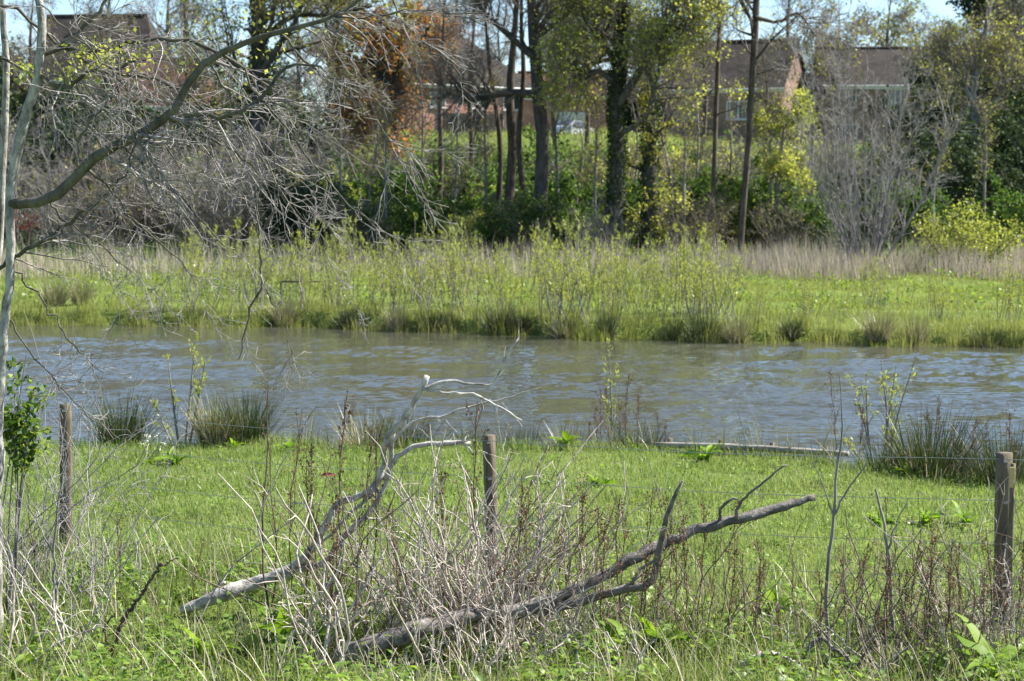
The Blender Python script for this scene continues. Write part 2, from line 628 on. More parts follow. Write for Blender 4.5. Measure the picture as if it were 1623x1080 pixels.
class Kind:
    """first placing puts the built thing itself, later ones copy it"""

    def __init__(s, protos):
        s.p, s.used, s.k = protos, [False] * len(protos), 0

    def place(s, loc, rz, sc, label, group=None, which=None, szz=None):
        i = s.k % len(s.p) if which is None else which
        s.k += 1
        r = s.p[i]
        if not s.used[i]:
            s.used[i] = True
            r.location = loc
            r.rotation_euler = (0, 0, rz)
            r.scale = (sc, sc, szz or sc)
            r['label'] = label
            if group:
                r['group'] = group
            return r
        return dup(r, loc, rz, sc, label, group, szz)


# ================================================================== GROUND AND WATER
def axis(segs):
    out = []
    for a, b, st in segs:
        out.append(np.arange(a, b, st))
    out.append(np.array([segs[-1][1]]))
    return np.concatenate(out)


gx = axis([(-3000, -300, 450), (-300, -60, 30), (-60, -14, 1.2), (-14, 14, .22), (14, 60, 1.2), (60, 300, 30), (300, 3000, 450)])
gy = axis([(-600, -60, 180), (-60, 2, 6), (2, 24, .16), (24, 38, .7), (38, 48, .22), (48, 70, .7), (70, 140, 1.4), (140, 400, 20), (400, 3200, 400)])
XX, YY = np.meshgrid(gx, gy)
ZZ = ground_z(XX, YY)
nx_, ny_ = len(gx), len(gy)
ii = np.arange(nx_ * ny_).reshape(ny_, nx_)
mb = MB()
mb.add(np.stack([XX, YY, ZZ], -1).reshape(-1, 3), np.stack([ii[:-1, :-1], ii[:-1, 1:], ii[1:, 1:], ii[1:, :-1]], -1).reshape(-1, 4))
m, nt, new, link, out = mat('grassy earth')
geo = new('ShaderNodeNewGeometry')
n1 = new('ShaderNodeTexNoise')
n1.inputs['Scale'].default_value = .7
n1.inputs['Detail'].default_value = 8
n1.inputs['Roughness'].default_value = .7
link(geo.outputs['Position'], n1.inputs['Vector'])
r1 = ramp(new, [(.085, .075, .04), (.12, .16, .035), (.16, .22, .05), (.21, .25, .08)], [.28, .42, .56, .72])
link(n1.outputs[0], r1.inputs[0])
n2 = new('ShaderNodeTexNoise')
n2.inputs['Scale'].default_value = 22
n2.inputs['Detail'].default_value = 4
link(geo.outputs['Position'], n2.inputs['Vector'])
r2 = ramp(new, [(.45, .45, .45), (1.2, 1.2, 1.2)], [.3, .7])
link(n2.outputs[0], r2.inputs[0])
mx = new('ShaderNodeMixRGB')
mx.blend_type = 'MULTIPLY'
mx.inputs[0].default_value = 1
link(r1.outputs[0], mx.inputs[1])
link(r2.outputs[0], mx.inputs[2])
bs = new('ShaderNodeBsdfPrincipled')
bs.inputs['Roughness'].default_value = .95
bs.inputs['Specular IOR Level'].default_value = .1
link(mx.outputs[0], bs.inputs['Base Color'])
bp = new('ShaderNodeBump')
bp.inputs['Strength'].default_value = .8
bp.inputs['Distance'].default_value = .05
link(n2.outputs[0], bp.inputs['Height'])
link(bp.outputs[0], bs.inputs['Normal'])
link(bs.outputs[0], out.inputs[0])
structure(obj('ground', mb, m))

# wind ripples are real geometry: many small wave trains running towards the near shore, in gusty patches
wx = axis([(-75, -14, 3), (-14, 14, .09), (14, 75, 3)])
wy = axis([(8, 17.5, 1), (17.5, 30, .05), (30, 46, .08), (46, 56, 2)])
WX, WY = np.meshgrid(wx, wy)
g = rnd(17)
WZ = np.zeros_like(WX)
for k in range(44):
    lam = .11 * (3.3 ** g.uniform(0, 1))
    an = g.normal(0, .42)
    kk = 6.283 / lam
    WZ += (.05 / kk) * (1.3 if lam < .5 else .8) * np.sin(kk * (WX * math.sin(an) + WY * math.cos(an)) + g.uniform(0, 6.283))
gust = .72 + .42 * wave2(WX * .3, WY, 3.0, 18) + .32 * wave2(WX * .35, WY, 1.1, 19)
gust = np.clip(gust, .15, 1.5) * np.interp(WY, [19, 30, 37, 42], [1.2, 1.1, .75, .22])
WZ *= gust
wi = np.arange(WX.size).reshape(WX.shape)
mb = MB()
mb.add(np.stack([WX, WY, WZ], -1).reshape(-1, 3), np.stack([wi[:-1, :-1], wi[:-1, 1:], wi[1:, 1:], wi[1:, :-1]], -1).reshape(-1, 4))
m, nt, new, link, out = mat('pond water')
tc = new('ShaderNodeTexCoord')


def wnoise(sx, sy, scale, detail, rough=.5, dist=0.0):
    mp = new('ShaderNodeMapping')
    mp.inputs['Scale'].default_value = (sx, sy, 1)
    link(tc.outputs['Object'], mp.inputs[0])
    n = new('ShaderNodeTexNoise')
    n.inputs['Scale'].default_value = scale
    n.inputs['Detail'].default_value = detail
    n.inputs['Roughness'].default_value = rough
    n.inputs['Distortion'].default_value = dist
    link(mp.outputs[0], n.inputs['Vector'])
    return n.outputs[0]


w2 = wnoise(.6, 1.0, 9.0, 2, .5)
b2 = new('ShaderNodeBump')
b2.inputs['Strength'].default_value = .35
b2.inputs['Distance'].default_value = .02
link(w2, b2.inputs['Height'])
bs = new('ShaderNodeBsdfPrincipled')
bs.inputs['Base Color'].default_value = (.062, .064, .046, 1)
bs.inputs['Roughness'].default_value = .03
bs.inputs['IOR'].default_value = 1.42
link(b2.outputs[0], bs.inputs['Normal'])
link(bs.outputs[0], out.inputs[0])
structure(obj('water', mb, m))


# ================================================================== HOUSES BEYOND THE BANK
def house(name, label, cat, cx, cy, rz, Lr, Wd, base, eave, ridge, wall, roof, hip=(0, 0), wins=(), over=.35, group=None, doors=()):
    """ridge along local x; front wall at local -y"""
    t = thing(name, label, cat, (cx, cy, base), group, rz)
    e, r = eave - base, ridge - base
    hl, hw = Lr / 2, Wd / 2
    a = MB()
    a.add([[-hl, -hw, -.8], [hl, -hw, -.8], [hl, hw, -.8], [-hl, hw, -.8], [-hl, -hw, e], [hl, -hw, e], [hl, hw, e], [-hl, hw, e]],
          [[0, 1, 5, 4], [1, 2, 6, 5], [2, 3, 7, 6], [3, 0, 4, 7]])
    for sgn, h in ((-1, hip[0]), (1, hip[1])):
        if not h:
            a.add([[sgn * hl, -hw, e], [sgn * hl, hw, e], [sgn * hl, 0, r - .06]], None, [[0, 1, 2]])
    obj('wall', a, wall, t, False)
    b = MB()
    ox = over
    rl, rr_ = -hl - ox * (not hip[0]) + hip[0], hl + ox * (not hip[1]) - hip[1]
    sl_ = (r - e) / hw
    ez = e - sl_ * over
    yy = hw + over
    for top, th in ((.0, 0), (-.16, 1)):
        pass
    vs = [[-hl - ox, -yy, ez], [hl + ox, -yy, ez], [rr_, 0, r], [rl, 0, r], [-hl - ox, yy, ez], [hl + ox, yy, ez]]
    vs2 = [[x, y, z - .16] for x, y, z in vs]
    fq = [[0, 1, 2, 3], [5, 4, 3, 2]]
    ft = [[1, 5, 2], [4, 0, 3]]
    b.add(vs + vs2, fq + [[i + 6 for i in f[::-1]] for f in fq] + [[0, 6, 7, 1], [5, 11, 10, 4]], (ft + [[i + 6 for i in f[::-1]] for f in ft]) if (hip[0] or hip[1]) else None)
    if not hip[0]:
        b.add([vs[0], vs[3], vs2[3], vs2[0], vs[4], vs2[4]], [[0, 1, 2, 3], [1, 4, 5, 2]])
    if not hip[1]:
        b.add([vs[1], vs[2], vs2[2], vs2[1], vs[5], vs2[5]], [[0, 1, 2, 3], [1, 4, 5, 2]])
    rf = obj('roof', b, roof, t, False)
    k = MB()
    k.tubes(np.array([[rl, 0, r + .02], [rr_, 0, r + .02]]), np.array([.12, .12]), 8)
    obj('ridge_tiles', k, roof, rf)
    gt = MB()
    gt.tubes(np.array([[-hl - ox, -yy - .06, ez - .1], [hl + ox, -yy - .06, ez - .1]]), np.array([.07, .07]), 8)
    gt.box((0, -yy + .04, ez - .22), (2 * hl + 2 * ox, .03, .2))
    obj('gutter', gt, M['white'], t, False)
    for wx, wz, ww, wh in wins:
        w_ = MB()
        y0 = -hw - .02
        for xx in (-ww / 2, 0, ww / 2):
            w_.box((wx + xx, y0, wz), (.08, .08, wh))
        for zz in (-wh / 2, wh / 2):
            w_.box((wx, y0 - .004, wz + zz), (ww + .08, .08, .08))
        w_.box((wx, y0 - .04, wz - wh / 2 - .08), (ww + .2, .16, .06))
        f = obj('window', w_, M['white'], t, False)
        p_ = MB()
        p_.box((wx, -hw - .005, wz), (ww - .02, .03, wh - .02))
        obj('pane', p_, M['glass'], f, False)
    for dx, dw, dh in doors:
        d_ = MB()
        d_.box((dx, -hw - .03, dh / 2), (dw, .08, dh))
        for q in range(4):
            d_.box((dx, -hw - .08, dh * (q + .5) / 4), (dw - .2, .03, dh / 4 - .12))
        obj('door', d_, M['white'], t, False)
    return t


def zat(py, d):
    return P(811, py, d)[2]


D = 132.0
c = P(150, 100, D)
house('brick_house', 'big brown-roofed house behind the bare twigs at the far left', 'house', c[0] + .3, D + 4, R_(-6), 8.6, 8.0, 6.6, zat(118, D), zat(17, D), M['brick_pale'], M['tile'],
      (0, 1.6), [(-2.2, 3.4, 1.3, 1.1), (1.8, 3.4, 1.3, 1.1)])
c = P(280, 100, D)
house('brick_house', 'lower reddish-roofed house wing beside the big house at far left', 'house', c[0], D - 2, R_(-4), 6.2, 6.0, 6.6, zat(165, D), zat(98, D), M['brick_pale'], M['tile_red'], (0, 1.2), [(0, 2.0, 1.6, 1.1)])
c = P(700, 100, D)
house('brick_house', 'hip-roofed brick house behind the copper-leaved tree', 'house', c[0] - .1, D + 3, R_(40), 10.6, 7.2, 6.6, zat(128, D), zat(50, D), M['brick'], M['tile'], (0, 3.4),
      [(-3.2, 2.7, 1.3, 1.0), (.3, 2.7, 1.3, 1.0), (3.4, 2.7, 1.5, 1.0)])
c = P(902, 100, D)
house('brick_garage', 'low red brick garage block between the two big trunks', 'garage', c[0], D + 6, R_(2), 6.6, 6.0, 6.9, zat(150, D + 4), zat(113, D + 4), M['brick'], M['tile_red'], (0, 0), (),
      .25, None, [(.2, 2.3, 1.75)])
c = P(1190, 100, D)
house('brick_house', 'gabled brick house left of the gap, sunlit gable end showing', 'house', c[0] - .6, D + 3, R_(-21), 8.4, 8.4, 5.6, zat(138, D), zat(61, D), M['brick_brown'], M['tile'], (0, 0),
      [(-2.4, 3.0, 1.4, 1.2), (1.2, 3.0, 1.6, 1.2)], .2)
c = P(1450, 100, D)
house('brick_house', 'long brown-roofed house behind the grey bare tree', 'house', c[0] + .4, D + 4, R_(-3), 12.6, 8.0, 5.6, zat(130, D), zat(70, D), M['brick_brown'], M['tile'], (0, 0),
      [(-4.9, 3.9, 1.4, 1.2), (-4.9, 1.4, 1.6, 1.3), (-1.5, 3.9, 1.3, 1.1), (3.2, 3.9, 1.4, 1.1), (1.0, 1.4, 1.6, 1.3)], .3)

# close-boarded garden fence on top of the bank
a0, a1 = on(690, 122), on(800, 124)
t = thing('garden_fence', 'brown close-boarded garden fence on top of the bank', 'fence', a0)
ln = np.linalg.norm((a1 - a0)[:2])
t.rotation_euler = (0, 0, math.atan2(a1[1] - a0[1], a1[0] - a0[0]))
mb = MB()
g = rnd(3)
nb = int(ln / .14)
for k in range(nb):
    mb.box((.07 + k * .14, .0 + .006 * (k % 2), .62 + g.normal(0, .008)), (.135, .018, 1.3))
obj('board_panel', mb, M['fence'], t, False)
mb = MB()
mb.box((ln / 2, .035, .3), (ln, .04, .08))
mb.box((ln / 2, .035, 1.0), (ln, .04, .08))
obj('rail', mb, M['fence'], t, False)
for k in range(4):
    mb = MB()
    mb.box((k * ln / 3, -.03, .65), (.1, .1, 1.55))
    mb.box((k * ln / 3, -.03, 1.45), (.14, .14, .05))
    obj('post', mb, M['bark_grey'], t, False)


# parked car
def car():
    b0 = on(908, 122.5)
    t = thing('parked_car', 'pale silver car parked in front of the garage block', 'car', b0 - np.array([0, 0, .35]), None, R_(-118), .86)
    prof = np.array([[-2.0, .35], [-2.05, .62], [-1.95, .86], [-1.0, .96], [-.35, 1.38], [.9, 1.42], [1.7, 1.02], [2.02, .92], [2.05, .5], [1.95, .3]])
    mb = MB()
    n = len(prof)
    ys = [-.82, -.78, -.62, .62, .78, .82]
    rows = []
    for y in ys:
        k = abs(y)
        sc = 1.0 if k > .8 else 1.0
        pz = prof[:, 1].copy()
        hi = pz > .97
        yy = np.full(n, y)
        yy[hi] = np.sign(y) * min(k, .60)
        rows.append(np.stack([prof[:, 0], yy, pz], 1))
    rows[0][:, 2] = np.minimum(rows[0][:, 2], .93)
    rows[-1][:, 2] = np.minimum(rows[-1][:, 2], .93)
    v = np.concatenate(rows)
    q = [[j * n + i, j * n + (i + 1) % n, (j + 1) * n + (i + 1) % n, (j + 1) * n + i] for j in range(len(ys) - 1) for i in range(n)]
    tt = [[0, i, i + 1] for i in range(1, n - 1)] + [[(len(ys) - 1) * n, (len(ys) - 1) * n + i + 1, (len(ys) - 1) * n + i] for i in range(1, n - 1)]
    mb.add(v, q, tt)
    obj('body', mb, M['car'], t, False)
    w_ = MB()
    w_.add([[-1.0, -.55, 1.0], [-1.0, .55, 1.0], [-.4, .5, 1.375], [-.4, -.5, 1.375]], [[0, 1, 2, 3]])
    w_.v[-1] += np.array([-.02, 0, .02])
    obj('windscreen', w_, M['glass'], t, False)
    w_ = MB()
    w_.add([[1.62, -.55, 1.08], [1.62, .55, 1.08], [1.0, .5, 1.39], [1.0, -.5, 1.39]], [[0, 1, 2, 3]])
    w_.v[-1] += np.array([.02, 0, .02])
    obj('rear_window', w_, M['glass'], t, False)
    for sy in (-1, 1):
        w_ = MB()
        w_.add([[-.85, sy * .79, .99], [1.4, sy * .79, 1.0], [.85, sy * .63, 1.36], [-.35, sy * .63, 1.33]], [[0, 1, 2, 3]])
        w_.v[-1] += np.array([0, sy * .015, 0])
        obj('side_window', w_, M['glass'], t, False)
        h = MB()
        h.box((-2.0, sy * .6, .72), (.12, .34, .16))
        obj('headlight', h, M['lamp'], t)
        for x in (-1.3, 1.3):
            k = MB()
            k.tubes(np.array([[x, sy * .66, .31], [x, sy * .86, .31]]), np.array([.31, .31]), 18, 0, True)
            wv = obj('wheel', k, M['tyre'], t)
            k = MB()
            k.tubes(np.array([[x, sy * .80, .31], [x, sy * .875, .31]]), np.array([.2, .2]), 14, 0, True)
            obj('rim', k, M['rim'], wv)


car()


# ================================================================== TREES
def tree(name, label, cat, spines, bark, twig, levels, g, leaf=None, group=None, sides=8, extra=(), ivy=None, crown_name='crown', trunk_lv=1):
    """spines: list of (P,R) stems; levels: dicts for grow(); leaf=(count,size,mat,spread,asp)"""
    base = spines[0][0][0]
    t = thing(name, label, cat, base, group)
    tr = MB()
    Ks = max(len(s[1]) for s in spines)
    for k, (p, r) in enumerate(spines):
        tr.tubes(p, r, sides, 0, False, .05, k)
    for p, r in extra:
        tr.tubes(p, r, 6, 0, False, .03)
    cr = MB()
    sp = [resample(p, r, Ks) for p, r in list(spines) + list(extra)]
    Pp, Rp = np.stack([s[0] for s in sp]), np.stack([s[1] for s in sp])
    ncol = len(spines)
    last = []
    for k, lv in enumerate(levels):
        lv = dict(lv)
        n = lv.pop('sides', 4 if k < 2 else 3)
        Pc, Rc = grow(Pp, Rp, g=g, **lv)
        (tr if k < trunk_lv else cr).tubes(Pc, Rc, n, 0 if k >= trunk_lv else 0)
        if k == 0 and len(extra):
            ex = [resample(p, r, Pc.shape[1]) for p, r in extra]
            Pc = np.concatenate([Pc, np.stack([e[0] for e in ex])])
            Rc = np.concatenate([Rc, np.stack([e[1] for e in ex])])
        Pp, Rp = Pc, Rc
        last.append(Pc)
    mats = [twig]
    if leaf:
        for lf in (leaf if isinstance(leaf, list) else [leaf]):
            cnt, size, lm, spread, asp = lf
            mats.append(lm)
            c_, d_ = scatter(last[-1], cnt, g, .15, 1.0, spread)
            cr.leaves(c_, size, g, asp, len(mats) - 1)
    obj('trunk', tr, bark, t, True, base)
    if cr.n:
        obj(crown_name, cr, mats, t, True, base)
    if ivy:
        iv = MB()
        cnt, h0, h1, size, fat = ivy
        p, r = spines[0]
        f = g.uniform(h0, h1, cnt) * (len(r) - 1)
        i = np.clip(f.astype(int), 0, len(r) - 2)
        w = (f - i)[:, None]
        cpt = p[i] * (1 - w) + p[i + 1] * w
        az = g.uniform(0, 6.283, cnt)
        bulge = 1 + .5 * np.sin(f * 2.1 + 1) * np.sin(az + f)
        rad = r[i] + fat * np.abs(bulge) * g.uniform(.1, 1.0, cnt)
        cpt = cpt + np.stack([np.cos(az) * rad, np.sin(az) * rad, g.normal(0, .1, cnt)], 1)
        iv.leaves(cpt, size, g, .8)
        obj('ivy', iv, M['ivy'], t, True, base)
    return t


def resample(p, r, K):
    u = np.linspace(0, 1, len(r))
    v = np.linspace(0, 1, K)
    return np.stack([np.interp(v, u, p[:, k]) for k in range(3)], 1), np.interp(v, u, r)


def stem(px, d, pts, top, K=18):
    """trunk from the ground under px; pts = (px, py, width px) up the photo; top = (dx, dz, width) above the last point"""
    b = on(px, d, -.15)
    pp = [b] + [P(a, y, d + (k * .05)) for k, (a, y, w) in enumerate(pts)]
    rr_ = [pts[0][2] * 1.25 * d / F / 2] + [w * d / F / 2 for _, _, w in pts]
    e = pp[-1] + np.array([top[0], .3, top[1]])
    return spline(pp + [e], rr_ + [top[2] * d / F / 2], K)


UP = (0, 0, .45)
BARE = [dict(per=22, t0=.3, t1=.98, L=4.2, ang=1.0, K=7, rr=.45, trop=(0, 0, .35), wig=.13, rmin=.02),
        dict(per=7, t0=.2, t1=1, L=1.9, ang=.8, K=5, rr=.5, trop=(0, 0, .2), wig=.15, rmin=.011),
        dict(per=7, t0=.15, t1=1, L=.9, ang=.75, K=4, rr=.6, trop=(0, 0, .1), wig=.18, rmin=.008),
        dict(per=4, t0=.2, t1=1, L=.5, ang=.7, K=3, rr=.7, wig=.2, rmin=.007)]


def lv(base, **kw):
    o = [dict(x) for x in base]
    for k, v in kw.items():
        key, i = k.rsplit('_', 1)
        o[int(i)][key] = v
    return o


# the bare tree with the tall dark trunk in the middle
s0 = stem(852, 72, [(856, 330, 23), (860, 230, 21), (852, 130, 20), (846, 60, 17), (842, 0, 14)], (-.5, 6, 4))
ex = [trace([(856, 150, 72, 14), (800, 148, 72, 11), (745, 158, 72, 8), (700, 150, 72, 5)], 10), trace([(850, 95, 72, 12), (800, 50, 71.5, 9), (760, 10, 71, 6), (740, -40, 71, 4)], 10),
      trace([(858, 140, 72, 11), (905, 118, 72.5, 8), (960, 95, 73, 6), (1000, 88, 73, 4)], 9), trace([(847, 60, 72, 11), (900, 20, 72, 8), (930, -40, 72, 5)], 8)]
tree('bare_tree', 'tall bare tree with a straight dark trunk left of the ivy-clad one', 'tree', [s0], M['bark_dark'], M['twig_brown'], lv(BARE, per_0=28, t0_0=.47, L_0=3.2, per_1=6, per_2=5, per_3=2.5), rnd(11), extra=ex)
s0 = stem(800, 73.5, [(806, 330, 16), (812, 230, 15), (808, 150, 13), (815, 60, 10)], (.4, 6, 3))
s1 = stem(834, 73.2, [(832, 330, 9), (822, 220, 9), (830, 120, 8), (826, 40, 6)], (.2, 4, 3))
s2 = stem(776, 74, [(790, 320, 9), (792, 220, 8), (778, 120, 7), (770, 30, 5)], (-.3, 4, 3))
tree('bare_tree', 'slender bare tree with three thin brown stems beside the tall dark trunk', 'tree', [s0, s1, s2], M['bark_brown'], M['twig_brown'],
     lv(BARE, per_0=14, L_0=2.2, t0_0=.62, per_1=5, per_2=5, per_3=2), rnd(12))
# ivy-clad young oak
s0 = stem(976, 70, [(976, 330, 24), (978, 240, 22), (976, 160, 20), (984, 80, 17), (988, 0, 14)], (.3, 5.5, 4))
ex = [trace([(980, 165, 70, 15), (1010, 120, 69.5, 12), (1040, 70, 69, 10), (1075, 25, 68.5, 8), (1100, -30, 68, 5)], 11), trace([(986, 110, 70, 11), (950, 60, 70.5, 8), (935, 0, 71, 6)], 9),
      trace([(978, 215, 70, 9), (1020, 190, 69.5, 8), (1042, 120, 69, 6), (1060, 70, 68.6, 4)], 9), trace([(975, 130, 70, 10), (940, 112, 70, 7), (915, 120, 70, 4)], 8)]
OAK = lv(BARE, per_0=20, t0_0=.45, L_0=2.5, per_1=6, per_2=4, per_3=2)
tree('young_oak', 'oak with an ivy-clad trunk and fresh yellow-green leaves, mid frame', 'tree', [s0], M['bark_dark'], M['twig_brown'], OAK, rnd(21),
     [(6500, .12, M['oak'], .16, .7), (8500, .12, M['lime'], .16, .7)], extra=ex, ivy=(4200, .05, .62, .10, .11))
s0 = stem(1030, 71, [(1031, 330, 24), (1030, 260, 22), (1033, 200, 15)], (.1, 1.2, 8))
tree('ivy_tree', 'short dark ivy-smothered trunk just right of the ivy-clad oak', 'tree', [s0], M['bark_dark'], M['twig_brown'],
     [dict(per=10, t0=.5, t1=1, L=1.4, ang=.8, K=5, rr=.4, wig=.15), dict(per=5, t0=.2, t1=1, L=.6, ang=.8, K=3, rr=.6, wig=.2, rmin=.008)], rnd(22), (900, .13, M['olive'], .1, .7), ivy=(2200, .05, 1., .10, .14))
# thin trunks
s0 = stem(1172, 69, [(1178, 330, 10), (1186, 230, 10), (1192, 130, 10), (1197, 50, 11), (1199, 0, 11)], (.2, 6, 4))
ex = [trace([(1198, 28, 69, 7), (1235, 35, 69, 5), (1262, 20, 69, 4), (1290, 55, 69, 3)], 9), trace([(1197, 40, 69, 6), (1175, 5, 69, 5), (1160, -40, 69, 4)], 7)]
tree('bare_tree', 'thin-trunked bare tree rising in front of the gabled house', 'tree', [s0], M['bark_brown'], M['twig_brown'], lv(BARE, per_0=18, t0_0=.4, L_0=2.6, per_1=5, per_2=4, per_3=2), rnd(23),
     (1500, .12, M['olive'], .1, .7), extra=ex)
s0 = stem(1128, 71, [(1131, 300, 8), (1134, 200, 7), (1138, 100, 7), (1142, 0, 6)], (.2, 5, 3))
tree('bare_tree', 'very thin bare pole-like tree left of the gabled house', 'tree', [s0], M['bark_brown'], M['twig_brown'], lv(BARE, per_0=16, t0_0=.3, L_0=1.8, per_1=5, per_2=4, per_3=2), rnd(24),
     (2600, .12, M['oak'], .12, .7))
s0 = stem(694, 76, [(697, 330, 8), (699, 240, 8), (697, 150, 7), (702, 60, 5)], (.2, 4, 3))
tree('bare_tree', 'very thin bare pole-like tree in front of the garden fence', 'tree', [s0], M['bark_brown'], M['twig_brown'], lv(BARE, per_0=12, t0_0=.62, L_0=1.4, per_1=4, per_2=4, per_3=2), rnd(25))
s0 = stem(742, 78, [(741, 330, 9), (748, 240, 8), (744, 160, 7), (750, 60, 5)], (.2, 4, 3))
tree('bare_tree', 'thin bare tree between garden fence and tall dark trunk', 'tree', [s0], M['bark_brown'], M['twig_brown'], lv(BARE, per_0=14, t0_0=.62, L_0=1.8, per_1=5, per_2=4, per_3=2.5), rnd(26))
# little tree with yellow leaves at the gable
s0 = stem(1228, 72, [(1232, 310, 9), (1236, 260, 7), (1242, 205, 4)], (.1, .4, 2))
tree('yellow_leaved_tree', 'small tree with bright yellow-green leaves below the sunlit gable', 'tree', [s0], M['bark_grey'], M['twig_brown'],
     [dict(per=18, t0=.3, t1=1, L=1.9, ang=1.0, K=6, rr=.5, trop=(0, 0, .2), wig=.14, rmin=.012), dict(per=6, t0=.2, t1=1, L=.9, ang=.8, K=4, rr=.6, wig=.15, rmin=.009), dict(per=4, t0=.2, t1=1, L=.45, ang=.7, K=3, rr=.7, wig=.2, rmin=.007)],
     rnd(27), (3800, .13, M['lime'], .1, .75))
# trees at left behind the twig curtain
s0 = stem(412, 84, [(411, 300, 26), (412, 200, 25), (411, 100, 24), (409, 0, 20)], (.3, 6, 5))
ex = [trace([(412, 120, 84, 13), (450, 60, 83, 9), (475, 20, 83, 6), (478, -30, 83, 4)], 9), trace([(411, 130, 84, 11), (380, 105, 84, 8), (335, 90, 84, 5)], 8), trace([(411, 70, 84, 12), (465, 25, 84, 8), (520, 25, 84, 6), (590, 10, 84, 4)], 9)]
tree('young_oak', 'dark-trunked tree with sparse olive leaves behind the twig curtain', 'tree', [s0], M['bark_dark'], M['twig_brown'], lv(OAK, L_0=4.2, per_0=20), rnd(31),
     [(4200, .17, M['olive'], .16, .7), (2200, .15, M['oak'], .15, .7)], extra=ex, ivy=(2000, .3, .72, .12, .12))
s0 = stem(622, 86, [(620, 300, 15), (626, 220, 14), (624, 150, 12), (636, 60, 9)], (.3, 2.4, 3))
ex = [trace([(624, 150, 86, 9), (600, 100, 86, 7), (580, 60, 86, 4)], 8), trace([(622, 230, 86, 8), (590, 200, 86, 6), (560, 190, 86, 4)], 8), trace([(626, 110, 86, 8), (660, 80, 86, 5), (680, 40, 86, 4)], 7)]
tree('copper_leaved_tree', 'tree with copper-brown leaves left of the brick house wall', 'tree', [s0], M['bark_dark'], M['twig_brown'],
     [dict(per=28, t0=.2, t1=1, L=2.4, ang=1.0, K=6, rr=.45, trop=(0, 0, -.1), wig=.14, rmin=.016), dict(per=7, t0=.2, t1=1, L=1.2, ang=.8, K=4, rr=.6, wig=.16, rmin=.01), dict(per=5, t0=.2, t1=1, L=.55, ang=.7, K=3, rr=.7, wig=.2, rmin=.008)],
     rnd(32), [(8500, .15, M['copper'], .14, .8), (1500, .14, M['olive'], .12, .8)], extra=ex)
# golden tree at the right edge
s0 = stem(1546, 88, [(1545, 300, 16), (1548, 220, 14), (1542, 140, 12), (1560, 60, 9)], (.4, 2, 3))
ex = [trace([(1546, 200, 88, 9), (1585, 150, 88, 7), (1610, 90, 88, 4)], 8), trace([(1545, 170, 88, 9), (1515, 110, 88, 6), (1490, 80, 88, 4)], 8)]
tree('golden_leaved_tree', 'thin tree with sparse golden leaves by the right frame edge', 'tree', [s0], M['bark_grey'], M['twig_brown'],
     lv(OAK, L_0=2.1, per_0=18, t0_0=.4), rnd(33), [(1900, .13, M['olive'], .13, .7), (1300, .13, M['lime'], .13, .7)], extra=ex)
s0 = stem(1500, 92, [(1502, 300, 10), (1498, 220, 9), (1506, 140, 7)], (.2, 2, 3))
tree('bare_tree', 'leaning thin grey tree in front of the long house', 'tree', [s0], M['bark_grey'], M['twig_pale'], lv(BARE, per_0=20, L_0=2.8, t0_0=.3, per_1=6, per_2=5, per_3=2), rnd(34), (600, .13, M['olive'], .1, .7))


def fan(px, d, n, h, spread, r0, g, K=9, lean=0.0):
    b = on(px, d, -.1)
    st = []
    for k in range(n):
        a = g.uniform(0, 6.283)
        s_ = spread * math.sqrt(g.uniform(.02, 1))
        hh = h * g.uniform(.6, 1.05) * (1 - .25 * s_)
        tp = np.array([math.cos(a) * s_ * h * .5 + lean, math.sin(a) * s_ * h * .4, hh])
        t = np.linspace(0, 1, K)[:, None]
        p = b + np.array([math.cos(a), math.sin(a), 0]) * .2 + np.concatenate([tp[None, :2] * t ** .8, tp[None, 2:] * t ** 1.05], 1) + g.normal(0, .04, (K, 3)) * t * h * .25
        st.append((p, np.maximum(np.linspace(1, .15, K) * r0 * g.uniform(.6, 1.1), .008)))
    return st


# the big pale bare many-stemmed tree at the right
g = rnd(41)
tree('bare_tree', 'big pale grey bare tree fanning many stems from the reed bank', 'tree', fan(1372, 62, 30, 9.4, .66, .042, g), M['bark_grey'], M['twig_pale'],
     [dict(per=8, t0=.08, t1=1, L=1.9, ang=.6, K=6, rr=.5, trop=(0, 0, .3), wig=.14, rmin=.007), dict(per=4.5, t0=.15, t1=1, L=.9, ang=.65, K=4, rr=.6, trop=(0, 0, .2), wig=.15, rmin=.007), dict(per=3, t0=.2, t1=1, L=.45, ang=.65, K=3, rr=.8, wig=.18, rmin=.005)], g, sides=5, trunk_lv=0)

